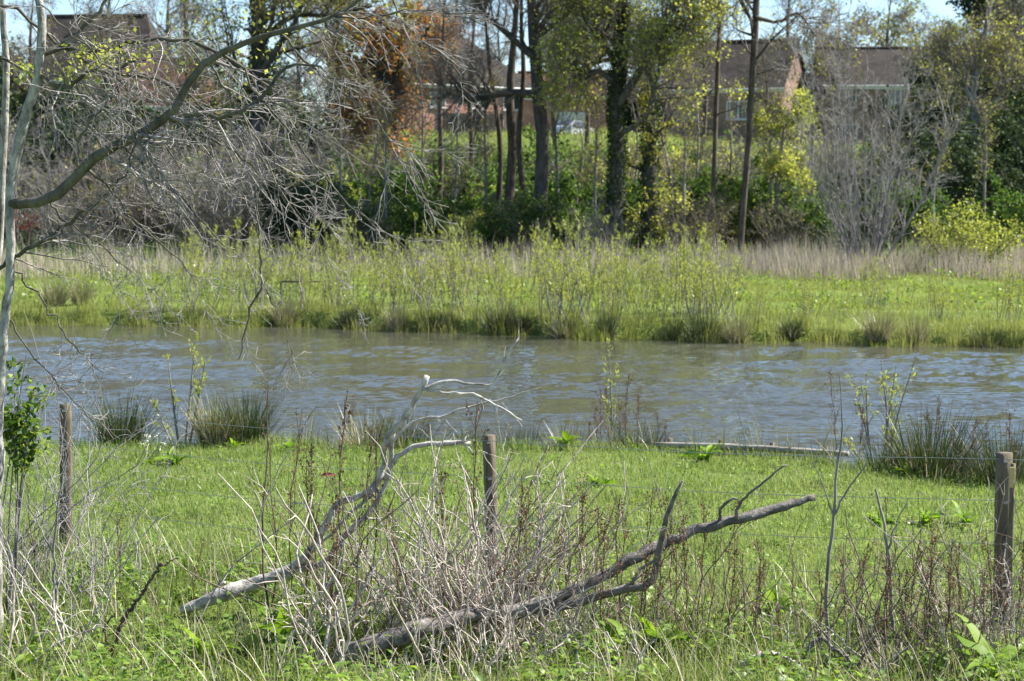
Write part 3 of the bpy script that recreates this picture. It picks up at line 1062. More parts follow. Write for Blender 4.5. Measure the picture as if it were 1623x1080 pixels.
# trees and crowns behind the houses
g = rnd(51)
c = on(1575, 165)
s0 = spline([c, c + np.array([.1, 0, 6]), c + np.array([0, 0, 14]), c + np.array([.1, 0, 21])], [.5, .4, .25, .04], 14)
tree('cedar_tree', 'dark conifer towering behind the houses at the upper right', 'tree', [s0], M['bark_dark'], M['bark_dark'],
     [dict(per=70, t0=.3, t1=1, L=6.0, ang=1.45, K=6, rr=.4, trop=(0, 0, -.1), wig=.08, fall=.75, rmin=.03), dict(per=11, t0=.15, t1=1, L=1.7, ang=.9, K=4, rr=.5, wig=.1, rmin=.02, bias=(0, 0, .1))],
     g, (17000, .42, M['evergreen'], .22, .5))
for px, d, h, lab, lf, sd in ((1405, 158, 13.2, 'half-leafed tree showing above the long roof, right of the gap', [(2600, .28, M['olive'], .25, .7)], 52), (1248, 160, 15, 'bare tree showing above the gabled roof against bright sky', None, 53),
                              (890, 156, 9.5, 'round dark bush showing over the garage roof', [(5200, .28, M['shrub'], .3, .7)], 54), (725, 158, 14, 'bare tree showing over the hipped roof', None, 55),
                              (520, 150, 13.5, 'hazy bare tree behind the houses, left of the copper tree', [(2600, .24, M['olive'], .2, .7)], 56), (270, 152, 13, 'bare tree showing over the low reddish roof', None, 57),
                              (1310, 150, 7.5, 'small bluish evergreen in the gap between the right-hand houses', [(4500, .22, M['evergreen'], .2, .6)], 58)):
    g = rnd(sd)
    c = on(px, d)
    s0 = spline([c, c + np.array([.2, 0, h * .35]), c + np.array([-.1, 0, h * .7]), c + np.array([.2, 0, h])], [.26, .22, .14, .03], 12)
    tree('bare_tree' if lf is None else 'leafy_tree', lab, 'tree', [s0], M['bark_brown'], M['twig_brown'],
         lv(BARE, per_0=26, t0_0=.25, L_0=h * .33, rmin_0=.03, rmin_1=.018, rmin_2=.013, L_1=2.2, per_1=7, per_2=6, L_2=1.2)[:3], g, lf)


def bare_proto(seed, h):
    g = rnd(seed)
    s0 = spline([[0, 0, -.2], [g.normal(0, .15), 0, h * .35], [g.normal(0, .3), g.normal(0, .3), h * .7], [g.normal(0, .5), 0, h]], [.17, .14, .09, .02], 12)
    return tree('bare_tree', 'x', 'tree', [s0], M['bark_brown'], M['twig_brown'],
                [dict(per=26, t0=.22, t1=.98, L=h * .27, ang=.85, K=6, rr=.5, trop=(0, 0, .35), wig=.13, rmin=.018), dict(per=8, t0=.15, t1=1, L=h * .13, ang=.75, K=5, rr=.55, trop=(0, 0, .2), wig=.15, rmin=.012),
                 dict(per=6, t0=.15, t1=1, L=h * .065, ang=.7, K=4, rr=.65, wig=.18, rmin=.009), dict(per=2.5, t0=.2, t1=1, L=.4, ang=.7, K=3, rr=.7, wig=.2, rmin=.008)], g, (500, .12, M['olive'], .1, .7))


BT = Kind([bare_proto(160, 11), bare_proto(161, 10), bare_proto(162, 12)])
g = rnd(163)
for px, d, sc, lab in ((60, 98, 1.0, 'bare brown tree on the bank behind the pale left trunk'), (180, 102, 1.0, 'bare brown tree on the bank before the big far-left house'), (300, 97, .95, 'bare brown tree on the bank before the low reddish wing'),
                       (470, 100, 1.05, 'bare brown tree on the bank right of the olive-leaved trunk'), (548, 106, 1.0, 'bare brown tree on the bank left of the copper-leaved tree'), (660, 146, 1.0, 'bare brown tree behind the hipped house, right of the copper leaves'),
                       (790, 148, 1.0, 'bare brown tree behind the hipped house, over its right end'), (880, 112, .8, 'small bare brown tree between tall dark trunk and parked car'), (930, 106, .95, 'bare brown tree on the bank left of the ivy-clad oak'), (1048, 100, 1.0, 'bare brown tree behind the right limb of the ivy-clad oak'),
                       (1112, 110, .9, 'bare brown tree left of the gabled house'), (1215, 108, .62, 'bare brown tree before the sunlit gable'), (1325, 100, .8, 'bare brown tree at the gap, left of the big grey bare tree'), (1445, 104, .85, 'bare brown tree before the long roof'),
                       (1605, 100, 1.0, 'bare brown tree at the right frame edge')):
    BT.place(on(px, d, -.1), g.uniform(0, 6.28), sc * g.uniform(.9, 1.05), lab, 'bare brown trees on the bank')


def pole_proto(seed, h):
    g = rnd(seed)
    s0 = spline([[0, 0, -.2], [g.normal(0, .1), 0, h * .35], [g.normal(0, .2), 0, h * .7], [g.normal(0, .35), 0, h]], [.075, .06, .04, .012], 12)
    return tree('sapling_tree', 'x', 'tree', [s0], M['bark_grey'], M['twig_brown'],
                [dict(per=18, t0=.3, t1=.98, L=h * .2, ang=.7, K=5, rr=.5, trop=(0, 0, .35), wig=.12, rmin=.012), dict(per=5, t0=.15, t1=1, L=h * .1, ang=.7, K=4, rr=.6, trop=(0, 0, .2), wig=.15, rmin=.009),
                 dict(per=3, t0=.15, t1=1, L=h * .05, ang=.7, K=3, rr=.7, wig=.18, rmin=.008)], g, (380, .10, M['olive'], .1, .7))


PT = Kind([pole_proto(170, 7), pole_proto(171, 6), pole_proto(172, 8)])
g = rnd(173)
for px, d, lab in ((588, 74, 'thin grey sapling trunk below the copper-leaved tree'), (612, 71, 'pale thin sapling trunk at the tip of the drooping twigs'), (668, 75, 'thin grey sapling trunk left of the garden fence'), (722, 72, 'thin grey sapling trunk under the garden fence'),
                   (768, 74, 'thin sapling trunk left of the slender three-stemmed tree'), (885, 73, 'thin grey sapling trunk right of the tall dark trunk'), (915, 76, 'thin grey sapling trunk left of the ivy-clad oak'), (945, 72, 'thin sapling trunk touching the ivy-clad oak at left'),
                   (1005, 74, 'thin grey sapling trunk between the two ivy trunks'), (1062, 73, 'thin grey sapling trunk right of the short ivy trunk'), (1085, 70, 'pale sapling trunk well right of the short ivy trunk'), (1102, 75, 'thin grey sapling trunk left of the pole-like tree'),
                   (1155, 74, 'thin grey sapling trunk under the gabled house'), (1218, 72, 'thin grey sapling trunk left of the small yellow tree'), (1285, 74, 'thin grey sapling trunk left of the grey bare tree'), (1480, 72, 'pale sapling trunk before the dark evergreens'), (1560, 74, 'pale sapling trunk above the golden shrub'), (540, 73, 'thin sapling trunk in the dark thicket left of the copper tree'), (455, 75, 'thin sapling trunk in the dark thicket behind the twigs')):
    PT.place(on(px, d, -.1), g.uniform(0, 6.28), g.uniform(.75, 1.05), lab, 'thin sapling trees on the bank')


# ------------------------------------------------------------------ shrubs on the bank (a few built, the rest copied)
def shrub(name, label, seed, rad, h, nst, leafs, lsize, lm, bark, tw=(7, 5), asp=.7, cat='shrub', spread=.1):
    g = rnd(seed)
    t = thing(name, label, cat)
    st = []
    K = 7
    for k in range(nst):
        a = g.uniform(0, 6.283)
        s_ = rad * math.sqrt(g.uniform(.02, 1))
        hh = h * g.uniform(.65, 1.05) * (1 - .3 * (s_ / rad) ** 2)
        tt = np.linspace(0, 1, K)[:, None]
        tp = np.array([math.cos(a) * s_, math.sin(a) * s_, hh])
        p = np.concatenate([tp[None, :2] * tt ** .75, tp[None, 2:] * tt], 1) + g.normal(0, .03, (K, 3)) * tt * h * .4 + np.array([math.cos(a) * .12, math.sin(a) * .12, -.1])
        st.append((p, np.linspace(1, .2, K) * .03 * g.uniform(.6, 1.2) * h / 2.5))
    a_ = MB()
    Pp, Rp = np.stack([s[0] for s in st]), np.stack([s[1] for s in st])
    a_.tubes(Pp, Rp, 5)
    P1, R1 = grow(Pp, Rp, tw[0], .12, 1, h * .38, .85, 5, .5, g, (0, 0, .2), .14, rmin=.007)
    a_.tubes(P1, R1, 3)
    P2, R2 = grow(P1, R1, tw[1], .15, 1, h * .17, .8, 3, .6, g, (0, 0, .1), .18, rmin=.006)
    a_.tubes(P2, R2, 3)
    obj('stems', a_, bark, t)
    if leafs:
        f = MB()
        c_, d_ = scatter(P2, leafs, g, .1, 1, spread)
        f.leaves(c_, lsize, g, asp)
        obj('foliage', f, lm, t)
    return t


SH = {
    'green': Kind([shrub('leafy_shrub', 'x', 100 + k, 2.0, 3.0, 14, 3600, .15, M['shrub'], M['bark_brown']) for k in range(3)]),
    'bright': Kind([shrub('leafy_shrub', 'x', 110 + k, 1.9, 2.5, 14, 3600, .15, M['shrub_bright'], M['bark_brown']) for k in range(3)]),
    'dark': Kind([shrub('evergreen_shrub', 'x', 120 + k, 2.2, 4.0, 16, 6500, .17, M['evergreen'], M['bark_dark'], (8, 6)) for k in range(2)]),
    'bare': Kind([shrub('bare_shrub', 'x', 130 + k, 2.2, 3.8, 22, 350, .10, M['olive'], M['bark_grey'], (11, 6)) for k in range(2)]),
    'brown': Kind([shrub('bare_shrub', 'x', 135 + k, 2.0, 3.6, 20, 500, .10, M['olive'], M['twig_brown'], (11, 7)) for k in range(2)]),
    'olive': Kind([shrub('leafy_shrub', 'x', 140 + k, 2.0, 3.4, 14, 2300, .13, M['oak'], M['bark_grey']) for k in range(2)]),
}
for K_ in SH.values():
    for p_ in K_.p:
        p_['label'] = 'shrub on the far bank'
MARKS = [(-40, 'at the far left edge'), (70, 'behind the pale left trunk'), (150, 'below the big far-left house'), (240, 'left of the low reddish wing'), (300, 'under the low reddish wing'), (380, 'left of the olive-leaved trunk'),
         (440, 'right of the olive-leaved trunk'), (510, 'left of the copper-leaved tree'), (580, 'under the copper-leaved tree'), (650, 'right of the copper-leaved tree'), (715, 'below the garden fence'),
         (775, 'left of the tall dark trunk'), (835, 'at the tall dark trunk'), (895, 'below the parked car'), (945, 'left of the ivy-clad oak'), (1000, 'right of the ivy-clad oak'), (1070, 'right of the short ivy-clad trunk'),
         (1130, 'by the thin pole-like tree'), (1180, 'below the gabled house'), (1240, 'under the small yellow tree'), (1310, 'left of the big grey bare tree'), (1380, 'behind the big grey bare tree'),
         (1450, 'right of the big grey bare tree'), (1520, 'left of the golden-leaved tree'), (1585, 'right of the golden-leaved tree'), (1680, 'past the right frame edge')]


def where(px):
    return min(MARKS, key=lambda m_: abs(m_[0] - px))[1]


ADJ = {'green': 'mid-green leafy shrub', 'bright': 'bright sunlit green shrub', 'dark': 'dark evergreen shrub', 'bare': 'bare grey twiggy shrub', 'brown': 'bare brown twiggy shrub', 'olive': 'yellowish half-leafed shrub'}
SHRUBS = [  # kind, px, distance, scale
    ('bare', 30, 74, 1.1), ('dark', 60, 82, 1.1), ('bare', 120, 80, 1.2), ('dark', 185, 76, .75), ('dark', 235, 84, 1.1), ('bare', 250, 77, 1.15), ('brown', 300, 84, 1.2), ('green', 345, 80, 1.0),
    ('bare', 370, 76, 1.1), ('dark', 425, 86, 1.1), ('brown', 445, 78, 1.05), ('green', 490, 82, .95), ('olive', 520, 77, .85), ('bright', 570, 79, .75), ('green', 560, 90, 1.0), ('brown', 600, 84, .9), ('green', 640, 82, .85),
    ('bright', 650, 96, 1.0), ('bright', 705, 100, 1.05), ('green', 700, 82, .85), ('bright', 730, 88, .8), ('bright', 760, 102, .95), ('green', 775, 84, .9), ('brown', 790, 92, .9), ('green', 820, 80, .6), ('bright', 830, 98, .9),
    ('bright', 890, 96, 1.0), ('green', 905, 80, 1.0), ('bright', 925, 104, .7), ('green', 945, 88, .95), ('bright', 1005, 82, .8), ('green', 1010, 92, 1.0), ('bright', 1070, 84, .85), ('green', 1085, 78, .9), ('olive', 1060, 94, 1.05),
    ('olive', 1130, 84, .95), ('bright', 1110, 90, .7), ('bright', 1165, 92, .9), ('green', 1205, 76, .75), ('olive', 1215, 84, 1.0), ('bare', 1150, 74, .8), ('bright', 1260, 94, .9), ('brown', 1290, 82, 1.0), ('green', 1260, 77, .8),
    ('bare', 1320, 80, 1.0), ('brown', 1385, 90, 1.1), ('green', 1330, 100, .8), ('dark', 1440, 84, 1.0), ('dark', 1500, 80, 1.05), ('dark', 1540, 90, 1.35), ('dark', 1600, 84, 1.3), ('green', 1470, 74, .6), ('brown', 1450, 98, 1.0),
    ('green', 470, 140, 1.5), ('dark', 560, 142, 1.4), ('green', 960, 140, 1.3), ('dark', 1020, 138, 1.5), ('green', 1075, 140, 1.5), ('dark', 1292, 138, 1.1), ('green', 1620, 136, 1.5), ('dark', 20, 138, 1.8), ('green', 372, 140, 1.7), ('dark', 420, 134, 1.4), ('green', 850, 142, 1.1),
    ('green', 640, 104, .85), ('bright', 668, 92, .95), ('green', 690, 96, .95), ('green', 722, 94, 1.0), ('brown', 748, 98, .95), ('green', 785, 100, .9), ('bright', 800, 90, .95), ('green', 842, 92, 1.0), ('green', 872, 102, .8), ('brown', 900, 90, 1.0), ('green', 930, 94, 1.0), ('bright', 955, 100, .9), ('green', 985, 96, 1.0), ('green', 1035, 88, 1.0),
    ('green', 1090, 92, 1.0), ('brown', 1115, 98, 1.0), ('green', 1140, 100, .95), ('green', 1185, 98, .85), ('brown', 1210, 92, .9), ('green', 1245, 100, .7), ('green', 1300, 92, .85), ('brown', 1345, 84, 1.1), ('green', 1400, 84, 1.0), ('brown', 1420, 94, 1.1), ('green', 600, 94, 1.0), ('green', 560, 76, .9), ('green', 850, 76, .9), ('green', 1025, 75, .8), ('green', 1160, 78, .9),
    ('dark', 480, 71, .75), ('green', 530, 71, .8), ('brown', 560, 70, .75), ('green', 610, 72, .8), ('bright', 655, 71, .7), ('green', 690, 72, .8), ('olive', 720, 70, .6), ('green', 745, 73, .75), ('green', 790, 70, .75), ('brown', 825, 70, .7),
    ('green', 870, 71, .85), ('bright', 915, 72, .75), ('green', 945, 74, .9), ('bare', 960, 69, .6), ('green', 1000, 73, .7), ('olive', 1050, 71, .8), ('green', 1075, 73, .85), ('brown', 1100, 70, .75), ('green', 1140, 74, .95), ('olive', 1190, 73, .7),
    ('green', 1230, 72, .85), ('green', 1290, 71, .8), ('brown', 1250, 70, .7), ('dark', 1320, 74, .7), ('green', 1420, 74, .8), ('bright', 670, 88, 1.0), ('bright', 860, 88, .95), ('green', 740, 80, 1.1), ('green', 880, 84, 1.05), ('olive', 985, 80, .9),
    ('green', 640, 76, .95), ('brown', 680, 78, 1.05), ('bright', 770, 78, .8), ('brown', 920, 78, 1.0), ('brown', 1040, 78, 1.0), ('bare', 1190, 80, 1.0), ('green', 1180, 84, 1.1), ('brown', 1130, 78, 1.05), ('bare', 460, 74, 1.1), ('bare', 330, 73, 1.0), ('brown', 200, 74, 1.1), ('brown', 400, 72, .95), ('bare', 90, 72, .9), ('dark', 150, 88, 1.2), ('dark', 380, 90, 1.25), ('brown', 530, 84, 1.25), ('brown', 70, 90, 1.3), ('bare', 210, 90, 1.5),
    ('dark', 1660, 78, 1.1), ('green', 1600, 74, .7), ('bare', -40, 80, 1.2), ('dark', 1490, 98, 1.5), ('dark', 1545, 102, 1.9), ('dark', 1612, 98, 1.8), ('dark', 320, 92, 1.3), ('dark', 140, 94, 1.4), ('dark', 500, 94, 1.2), ('dark', 20, 96, 1.4)]
def shrub_label(kd, px, d):
    return ADJ[kd] + (' up at house level ' if d > 120 else ' low on the bank ' if d < 75 else ' on the bank ') + where(px)


seen = {}
for kd, px, d, sc in SHRUBS:
    seen.setdefault(shrub_label(kd, px, d), []).append((d, px))
g = rnd(60)
for kd, px, d, sc in SHRUBS:
    lab = shrub_label(kd, px, d)
    same = sorted(seen[lab])
    if len(same) > 1:
        k = same.index((d, px))
        lab += ', ' + ('nearest' if k == 0 else 'farthest' if k == len(same) - 1 else ('second nearest', 'third nearest', 'fourth nearest')[k - 1])
    SH[kd].place(on(px, d, -.05), g.uniform(0, 6.28), sc * (1.0 if kd == 'dark' else 1.22 if 74 <= d < 89 else .72 if 89 <= d < 120 else 1.0), lab, 'shrubs on the bank beyond the pond')
# named shrubs
t = shrub('golden_shrub', 'yellow-green shrub with upright leafy shoots before the dark evergreens', 150, 1.75, 2.1, 30, 4600, .10, M['willow'], M['bark_brown'], (7, 5), .6)
t.location = on(1532, 61, -.05)
t = shrub('red_leaved_shrub', 'small red-leaved shrub glimpsed beside the pale left trunk', 151, .35, .8, 8, 150, .10, M['red'], M['bark_brown'])
t.location = on(42, 70, .75)

# ================================================================== FAR BANK: willows, rushes, reeds, grass
def willow(seed, n=11, h=2.0):
    g = rnd(seed)
    t = thing('willow_sapling', 'x', 'sapling')
    st, K = [], 7
    for k in range(n):
        a = g.uniform(0, 6.283)
        s_ = .5 * math.sqrt(g.uniform(0, 1))
        hh = h * g.uniform(.5, 1.08)
        tt = np.linspace(0, 1, K)[:, None]
        tp = np.array([math.cos(a) * s_ + g.normal(0, .1), math.sin(a) * s_, hh])
        st.append(np.concatenate([tp[None, :2] * tt ** .7, tp[None, 2:] * tt], 1) + g.normal(0, .02, (K, 3)) * tt + np.array([g.normal(0, .22), g.normal(0, .2), -.05]))
    Pp = np.stack(st)
    Rp = np.tile(np.linspace(.011, .004, K), (n, 1))
    a_ = MB()
    a_.tubes(Pp, Rp, 4)
    P1, R1 = grow(Pp, Rp, 6, .25, .95, .42, .55, 4, .6, g, (0, 0, .5), .1, rmin=.003)
    a_.tubes(P1, R1, 3)
    obj('stems', a_, M['twig_brown'] if seed % 2 else M['bark_grey'], t)
    f = MB()
    c_, d_ = scatter(np.concatenate([resampleN(Pp, 4), P1]), 1150, g, .2, 1, .015)
    f.leaves(c_, .068, g, .26, 0, .3, d_ * .8 + np.array([0, 0, .3]))
    obj('foliage', f, M['willow'], t)
    return t


def resampleN(Pp, K):
    i = np.round(np.linspace(0, Pp.shape[1] - 1, K)).astype(int)
    return Pp[:, i]


WI = Kind([willow(200 + k, 9 + 2 * k, 1.9 + .12 * (k % 3)) for k in range(4)])
WMARK = [(330, 'under the hanging twig curtain'), (400, 'right of the hanging twigs'), (470, 'by the low dark rail'), (540, 'left of the copper-leaved tree'), (600, 'under the copper-leaved tree'), (665, 'above the first dark rush tussock'),
         (730, 'between the dark rush tussocks'), (800, 'above the second dark rush tussock'), (860, 'in line with the tall dark trunk'), (915, 'left of the ivy-clad oak'), (975, 'in line with the ivy-clad oak'),
         (1030, 'in line with the short ivy trunk'), (1090, 'right of the short ivy trunk'), (1150, 'near the right end of the thicket'), (1225, 'standing apart right of the thicket'), (1180, 'at the right fringe of the thicket'), (1275, 'below the gap between the right-hand houses'), (1330, 'left of the big grey bare tree'), (1390, 'alone before the big grey bare tree'), (1435, 'right of the big grey bare tree'), (1480, 'alone at the right before the dry reeds'), (1545, 'below the golden shrub'), (1600, 'at the right frame edge')]
g = rnd(61)
for px, lab in WMARK:
    rows = ((.9, 'at the water edge', 1.0), (4.0, 'in the middle of the bank', 1.06), (8.5, 'at the back of the bank', 1.0))
    if px > 1160:
        rows = ((5.0 + 3 * math.sin(px), 'on the bank', .62 + .12 * math.sin(px * 2)),)
    if px < 350:
        rows = rows[:2]
    for off, rl, sc in rows:
        qx = px + g.normal(0, 14)
        x0 = (qx - 811.5) / F * 43
        d = float(shore_far(x0)) + off + g.uniform(-.4, .6)
        WI.place(on(qx, d), g.uniform(0, 6.28), sc * g.uniform(.68, 1.08) * (1.12 if 880 < px < 1120 else 1), 'willow sapling ' + rl + ', ' + lab, 'willow saplings on the far bank')


def tussock(seed, n, h, lm, rad=.22, lean=.28, curve=.35, dead=8):
    g = rnd(seed)
    t = thing('rush_tussock', 'x', 'rush')
    a = MB()
    az = g.uniform(0, 6.283, n)
    rr_ = rad * np.sqrt(g.uniform(0, 1, n))
    B = np.stack([np.cos(az) * rr_, np.sin(az) * rr_, np.full(n, -.03)], 1)
    a.blades(B, h, .012, g, lean, curve, 5, 0, az + g.normal(0, .5, n))
    obj('blades', a, lm, t)
    b = MB()
    nb_ = n // dead
    az = g.uniform(0, 6.283, nb_)
    B = np.stack([np.cos(az) * rad, np.sin(az) * rad, np.zeros(nb_)], 1) * g.uniform(.4, 1.1, (nb_, 1))
    b.blades(B, h * .75, .012, g, lean * 1.8, curve * 1.6, 5, 0, az)
    obj('dead_blades', b, M['straw'], t)
    return t


TU = Kind([tussock(300, 420, .95, M['rush']), tussock(301, 360, .8, M['rush']), tussock(302, 380, .9, M['rush_pale'], dead=3), tussock(303, 300, .85, M['rush_pale'], .2, .25, dead=3)])
FT = [(86, 0, 2, 'pale brown rush tussock at far left on the far shore'), (128, 0, 3, 'brownish rush tussock, second from left on the far shore'), (552, 0, 1, 'small dark rush tussock below the copper-leaved tree'),
      (685, 0, 0, 'dark rush tussock at the far waterline, left of the pair'), (716, 0, 1, 'low dark rush tussock joining the pair at the far waterline'), (792, 0, 0, 'dark rush tussock at the far waterline, right of the pair'),
      (826, 0, 1, 'dark rush tussock closest below the tall dark trunk'), (895, 0, 2, 'pale rush tussock below the ivy-clad oak, left side'), (962, 0, 1, 'bluish rush tussock straight below the ivy-clad oak'),
      (1062, 0, 1, 'thin rush tussock right of the ivy-clad oak at the waterline'), (1115, 0, 0, 'rush tussock at the right end of the willow thicket'), (1168, 0, 2, 'brown rush tussock below the gabled house'),
      (1255, 0, 1, 'small very dark rush tussock on the right far shore'), (1312, 0, 2, 'broad brownish rush tussock left of the grey bare tree'), (1352, 0, 3, 'brownish rush tussock straight below the grey bare tree'),
      (1392, 0, 2, 'brownish rush tussock right of the grey bare tree'), (1452, 0, 3, 'thin brown rush tussock on the right far shore'), (1532, 0, 1, 'narrow dark rush tussock below the golden shrub'),
      (1566, 0, 0, 'large dark rush tussock below the golden shrub'), (1604, 0, 0, 'dark rush tussock at the right end of the far shore'), (448, 0, 2, 'pale rush tussock below the low rail'), (630, 0, 3, 'pale rush tussock left of the dark waterline pair')]
g = rnd(62)
for px, off, w_, lab in FT:
    x0 = (px - 811.5) / F * 42
    d = float(shore_far(x0)) + .1 + (2.2 if px < 140 else 0)
    TU.place(on(px, d, -.02), g.uniform(0, 6.28), g.uniform(.8, 1.0) * (.8 if w_ == 1 else 1), lab, 'rush tussocks along the far shore', w_, szz=g.uniform(.58, .85))

# far meadow grass and reed belt
g = rnd(63)
mb = MB()
N = 90000
x = g.uniform(-21, 21, N)
d = 38 + 29 * g.uniform(0, 1, N) ** 1.25
ok = (d > shore_far(x) - .05) & (np.abs(x) < .36 * d)
x, d = x[ok], d[ok]
hh = .15 * (1 + .55 * wave2(x, d, 3, 71))
mb.blades(np.stack([x, d, ground_z(x, d)], 1), np.maximum(hh, .07), .016, g, .3, .7, 3)
N = 15000
x = g.uniform(-17, 18, N)
d = shore_far(x) + g.uniform(-.42, .7, N)
mb.blades(np.stack([x, d, np.maximum(ground_z(x, d), -.05)], 1), np.clip(.24 * (1 + .8 * wave2(x, d, 1.0, 171)), .05, .6), .013, g, .2, .5, 3)
stuff(obj('grass', mb, M['far_grass']), 'long yellow-green grass covering the far bank beyond the water', 'grass')
mb = MB()
N = 30000
px = g.uniform(-60, 1700, N)
d = g.uniform(56.5, 66, N)
x = (px - 811.5) / F * d
keep = g.uniform(0, 1, N) < np.interp(px, [-60, 150, 500, 700, 900, 1100, 1200, 1700], [.5, .35, .15, .35, .35, .5, 1, 1]) * (.65 + .4 * wave2(x, d, 4, 72))
x, d = x[keep], d[keep]
mb.blades(np.stack([x, d, ground_z(x, d)], 1), np.clip(.85 * (1 + .3 * wave2(x, d, 2.5, 73)), .3, 1.3), .02, g, .16, .4, 4)
stuff(obj('dry_reeds', mb, M['reed']), 'belt of tall pale dry reeds in front of the bank trees', 'reeds')
mb = MB()
N = 26000
px = g.uniform(-60, 1700, N)
d = g.uniform(44, 66, N)
x = (px - 811.5) / F * d
keep = (wave2(x, d, 3.2, 74) > .3) & (d > shore_far(x) + 3)
x, d = x[keep], d[keep]
n_ = len(x)
mb.leaves(np.stack([x, d, ground_z(x, d) + g.uniform(.02, .3, n_)], 1), .09, g, .7)
stuff(obj('leafy_weeds', mb, M['shrub_bright']), 'patches of low bright green weeds on the far bank', 'weeds')
# bank grass under the trees and on the open slope
mb = MB()
N = 42000
px = g.uniform(-120, 1750, N)
d = 66 + 60 * g.uniform(0, 1, N)
x = (px - 811.5) / F * d
top = d + 4 * wave2(x, d, 7, 275) > 106
for sel, mi in ((top, 0), (~top, 1)):
    mb.blades(np.stack([x, d, ground_z(x, d)], 1)[sel], np.clip(.4 * (1 + .5 * wave2(x, d, 5, 75)), .1, .9)[sel], .04, g, .35, .7, 3, mi)
stuff(obj('bank_grass', mb, [M['far_grass'], M['shrub']]), 'rough sunlit grass on the slope below the houses', 'grass')
# low dark rail in the willows
p0, p1 = P(445, 447, 47), P(516, 446, 47)
t = thing('low_rail', 'low dark wooden rail standing in the willow saplings', 'rail', on(445, 47))
for nm, pts in (('rail', [p0, p1]), ('post', [on(447, 47, -.2), p0]), ('post', [on(514, 47, -.2), p1])):
    mb = MB()
    mb.tubes(np.array(pts), np.array([.022, .022]), 7, 0, True)
    obj(nm, mb, M['bark_brown'], t, True, t.location)

# ================================================================== NEAR SHORE
NT = [(192, -.1, 0, 1.0, 'green rush tussock at the near shore, right of the left fence post'), (345, -.15, 2, .95, 'big pale rush tussock at the near shore'), (392, -.1, 0, 1.0, 'large dark rush tussock at the near shore below the hanging twigs'),
      (582, .05, 3, 1.15, 'brown rush tussock left of the propped dead branch'), (640, .05, 1, 1.15, 'dark rush tussock behind the propped dead branch'), (824, .05, 1, .95, 'small dark rush tussock right of the middle fence post'),
      (1408, .1, 0, .9, 'dark rush tussock at the near shore among the catkin stems'), (1448, .15, 2, .85, 'brownish rush tussock right of the catkin stems'), (1475, .15, 0, 1.35, 'largest dark rush tussock, in the water left of the right post'), (1010, .05, 1, 1.0, 'dark rush tussock at the brown dead-stem thicket, mid frame'), (742, .1, 1, .85, 'small dark rush tussock left of the middle post'), (905, .08, 3, .9, 'brownish rush tussock between middle post and dead-stem thicket'), (1600, .3, 0, 1.2, 'dark rush tussock in the water at the right frame edge'), (1530, .4, 3, .9, 'pale brown rush tussock near the right fence post')]
g = rnd(64)
for px, off, w_, sc, lab in NT:
    x0 = (px - 811.5) / F * 21.4
    d = float(shore_near(x0)) + off
    TU.place(np.array([on(px, d)[0], d, max(0.0, float(ground_z(x0, d)) - .02)]), g.uniform(0, 6.28), sc * .88, lab, 'rush tussocks along the near shore', w_, szz=sc * .7)

# board edging along the near waterline
t = thing('edging_board', 'long pale weathered board edging the near waterline', 'board', P(1040, 708, 21.0))
mb = MB()
p, r = spline([P(1030, 705, 20.9), P(1110, 707, 20.7), P(1200, 711, 20.4), P(1345, 720, 19.95)], [.03, .035, .035, .03], 20)
mb.tubes(p, r, 8, 0, True, .08, 4)
obj('log', mb, M['board'], t, True, t.location)
mb = MB()
for a in (.12, .4, .68, .93):
    q_ = p[int(a * 19)]
    mb = MB()
    mb.tubes(np.array([q_ + [0, .1, -.5], q_ + [0, .1, .06]]), np.array([.03, .03]), 7, 0, True)
    obj('stake', mb, M['post'], t, True, t.location)



def dock(seed, n=12, L=.32, w=.1, lm='dock', el=1.15):
    g = rnd(seed)
    t = thing('dock_plant', 'x', 'plant')
    a = MB()
    a.broad(np.stack([g.normal(0, .03, n), g.normal(0, .03, n), np.zeros(n)], 1), L, w, g, el, 1.3, 7, wavy=.28)
    obj('leaf_rosette', a, M[lm], t)
    b = MB()
    b.tubes(np.stack([np.array([[0, 0, -.05], [g.normal(0, .02), g.normal(0, .02), .12]]) for _ in range(3)]), np.full((3, 2), .007), 5)
    obj('stem', b, M['weed'], t)
    return t


DK = Kind([dock(400, 9, .32, .085, el=.9), dock(401, 7, .28, .08, el=.6), dock(402, 13, .38, .10), dock(403, 6, .34, .07, el=1.3), dock(404, 11, .25, .10, el=.5)])
DP = [(1122, 20.2, 0.9, 2, 'tall bright green dock plant by the edging board'), (1092, 20.3, .7, 1, 'small dock plant left of the tall one at the board'), (765, 20.9, .0, 0, ''), (897, 20.9, .7, 0, 'small bright dock plant at the water edge mid frame'),
      (1006, 20.9, .6, 1, 'low dock plant at the left end of the edging board'), (858, 18.6, .7, 1, 'dock plant in the lawn right of the middle post'), (945, 18.4, .65, 0, 'dock plant in the lawn behind the brown stalks'),
      (1395, 16.3, .75, 2, 'dock plant with a dark seed stalk in the lawn'), (1470, 16.2, .5, 1, 'small dock plant in the lawn between stalk and right post'), (1528, 16.2, .75, 0, 'dock plant in the lawn left of the right post'),
      (1300, 19.0, .6, 0, 'dock plant just under the right end of the board'), (1440, 19.0, .6, 1, 'low dock plant below the catkin stems'), (240, 20.1, .85, 2, 'dock plant with painted white glints beside it near the left post'), (275, 20.0, .6, 1, 'small bright dock plant right of the white glints'),
      (372, 21.0, .5, 0, 'tiny dock plant under the large dark rush tussock'), (1325, 17.4, .4, 1, 'tiny dock plant by the forked grey stem'), (455, 20.9, .5, 1, 'small dock plant at the near shore by the dark stalks')]
g = rnd(65)
for px, d, sc, w_, lab in DP:
    if sc:
        DK.place(on(px, d), g.uniform(0, 6.28), sc, lab, 'dock plants in the near lawn', None if sc < 1 else 2)
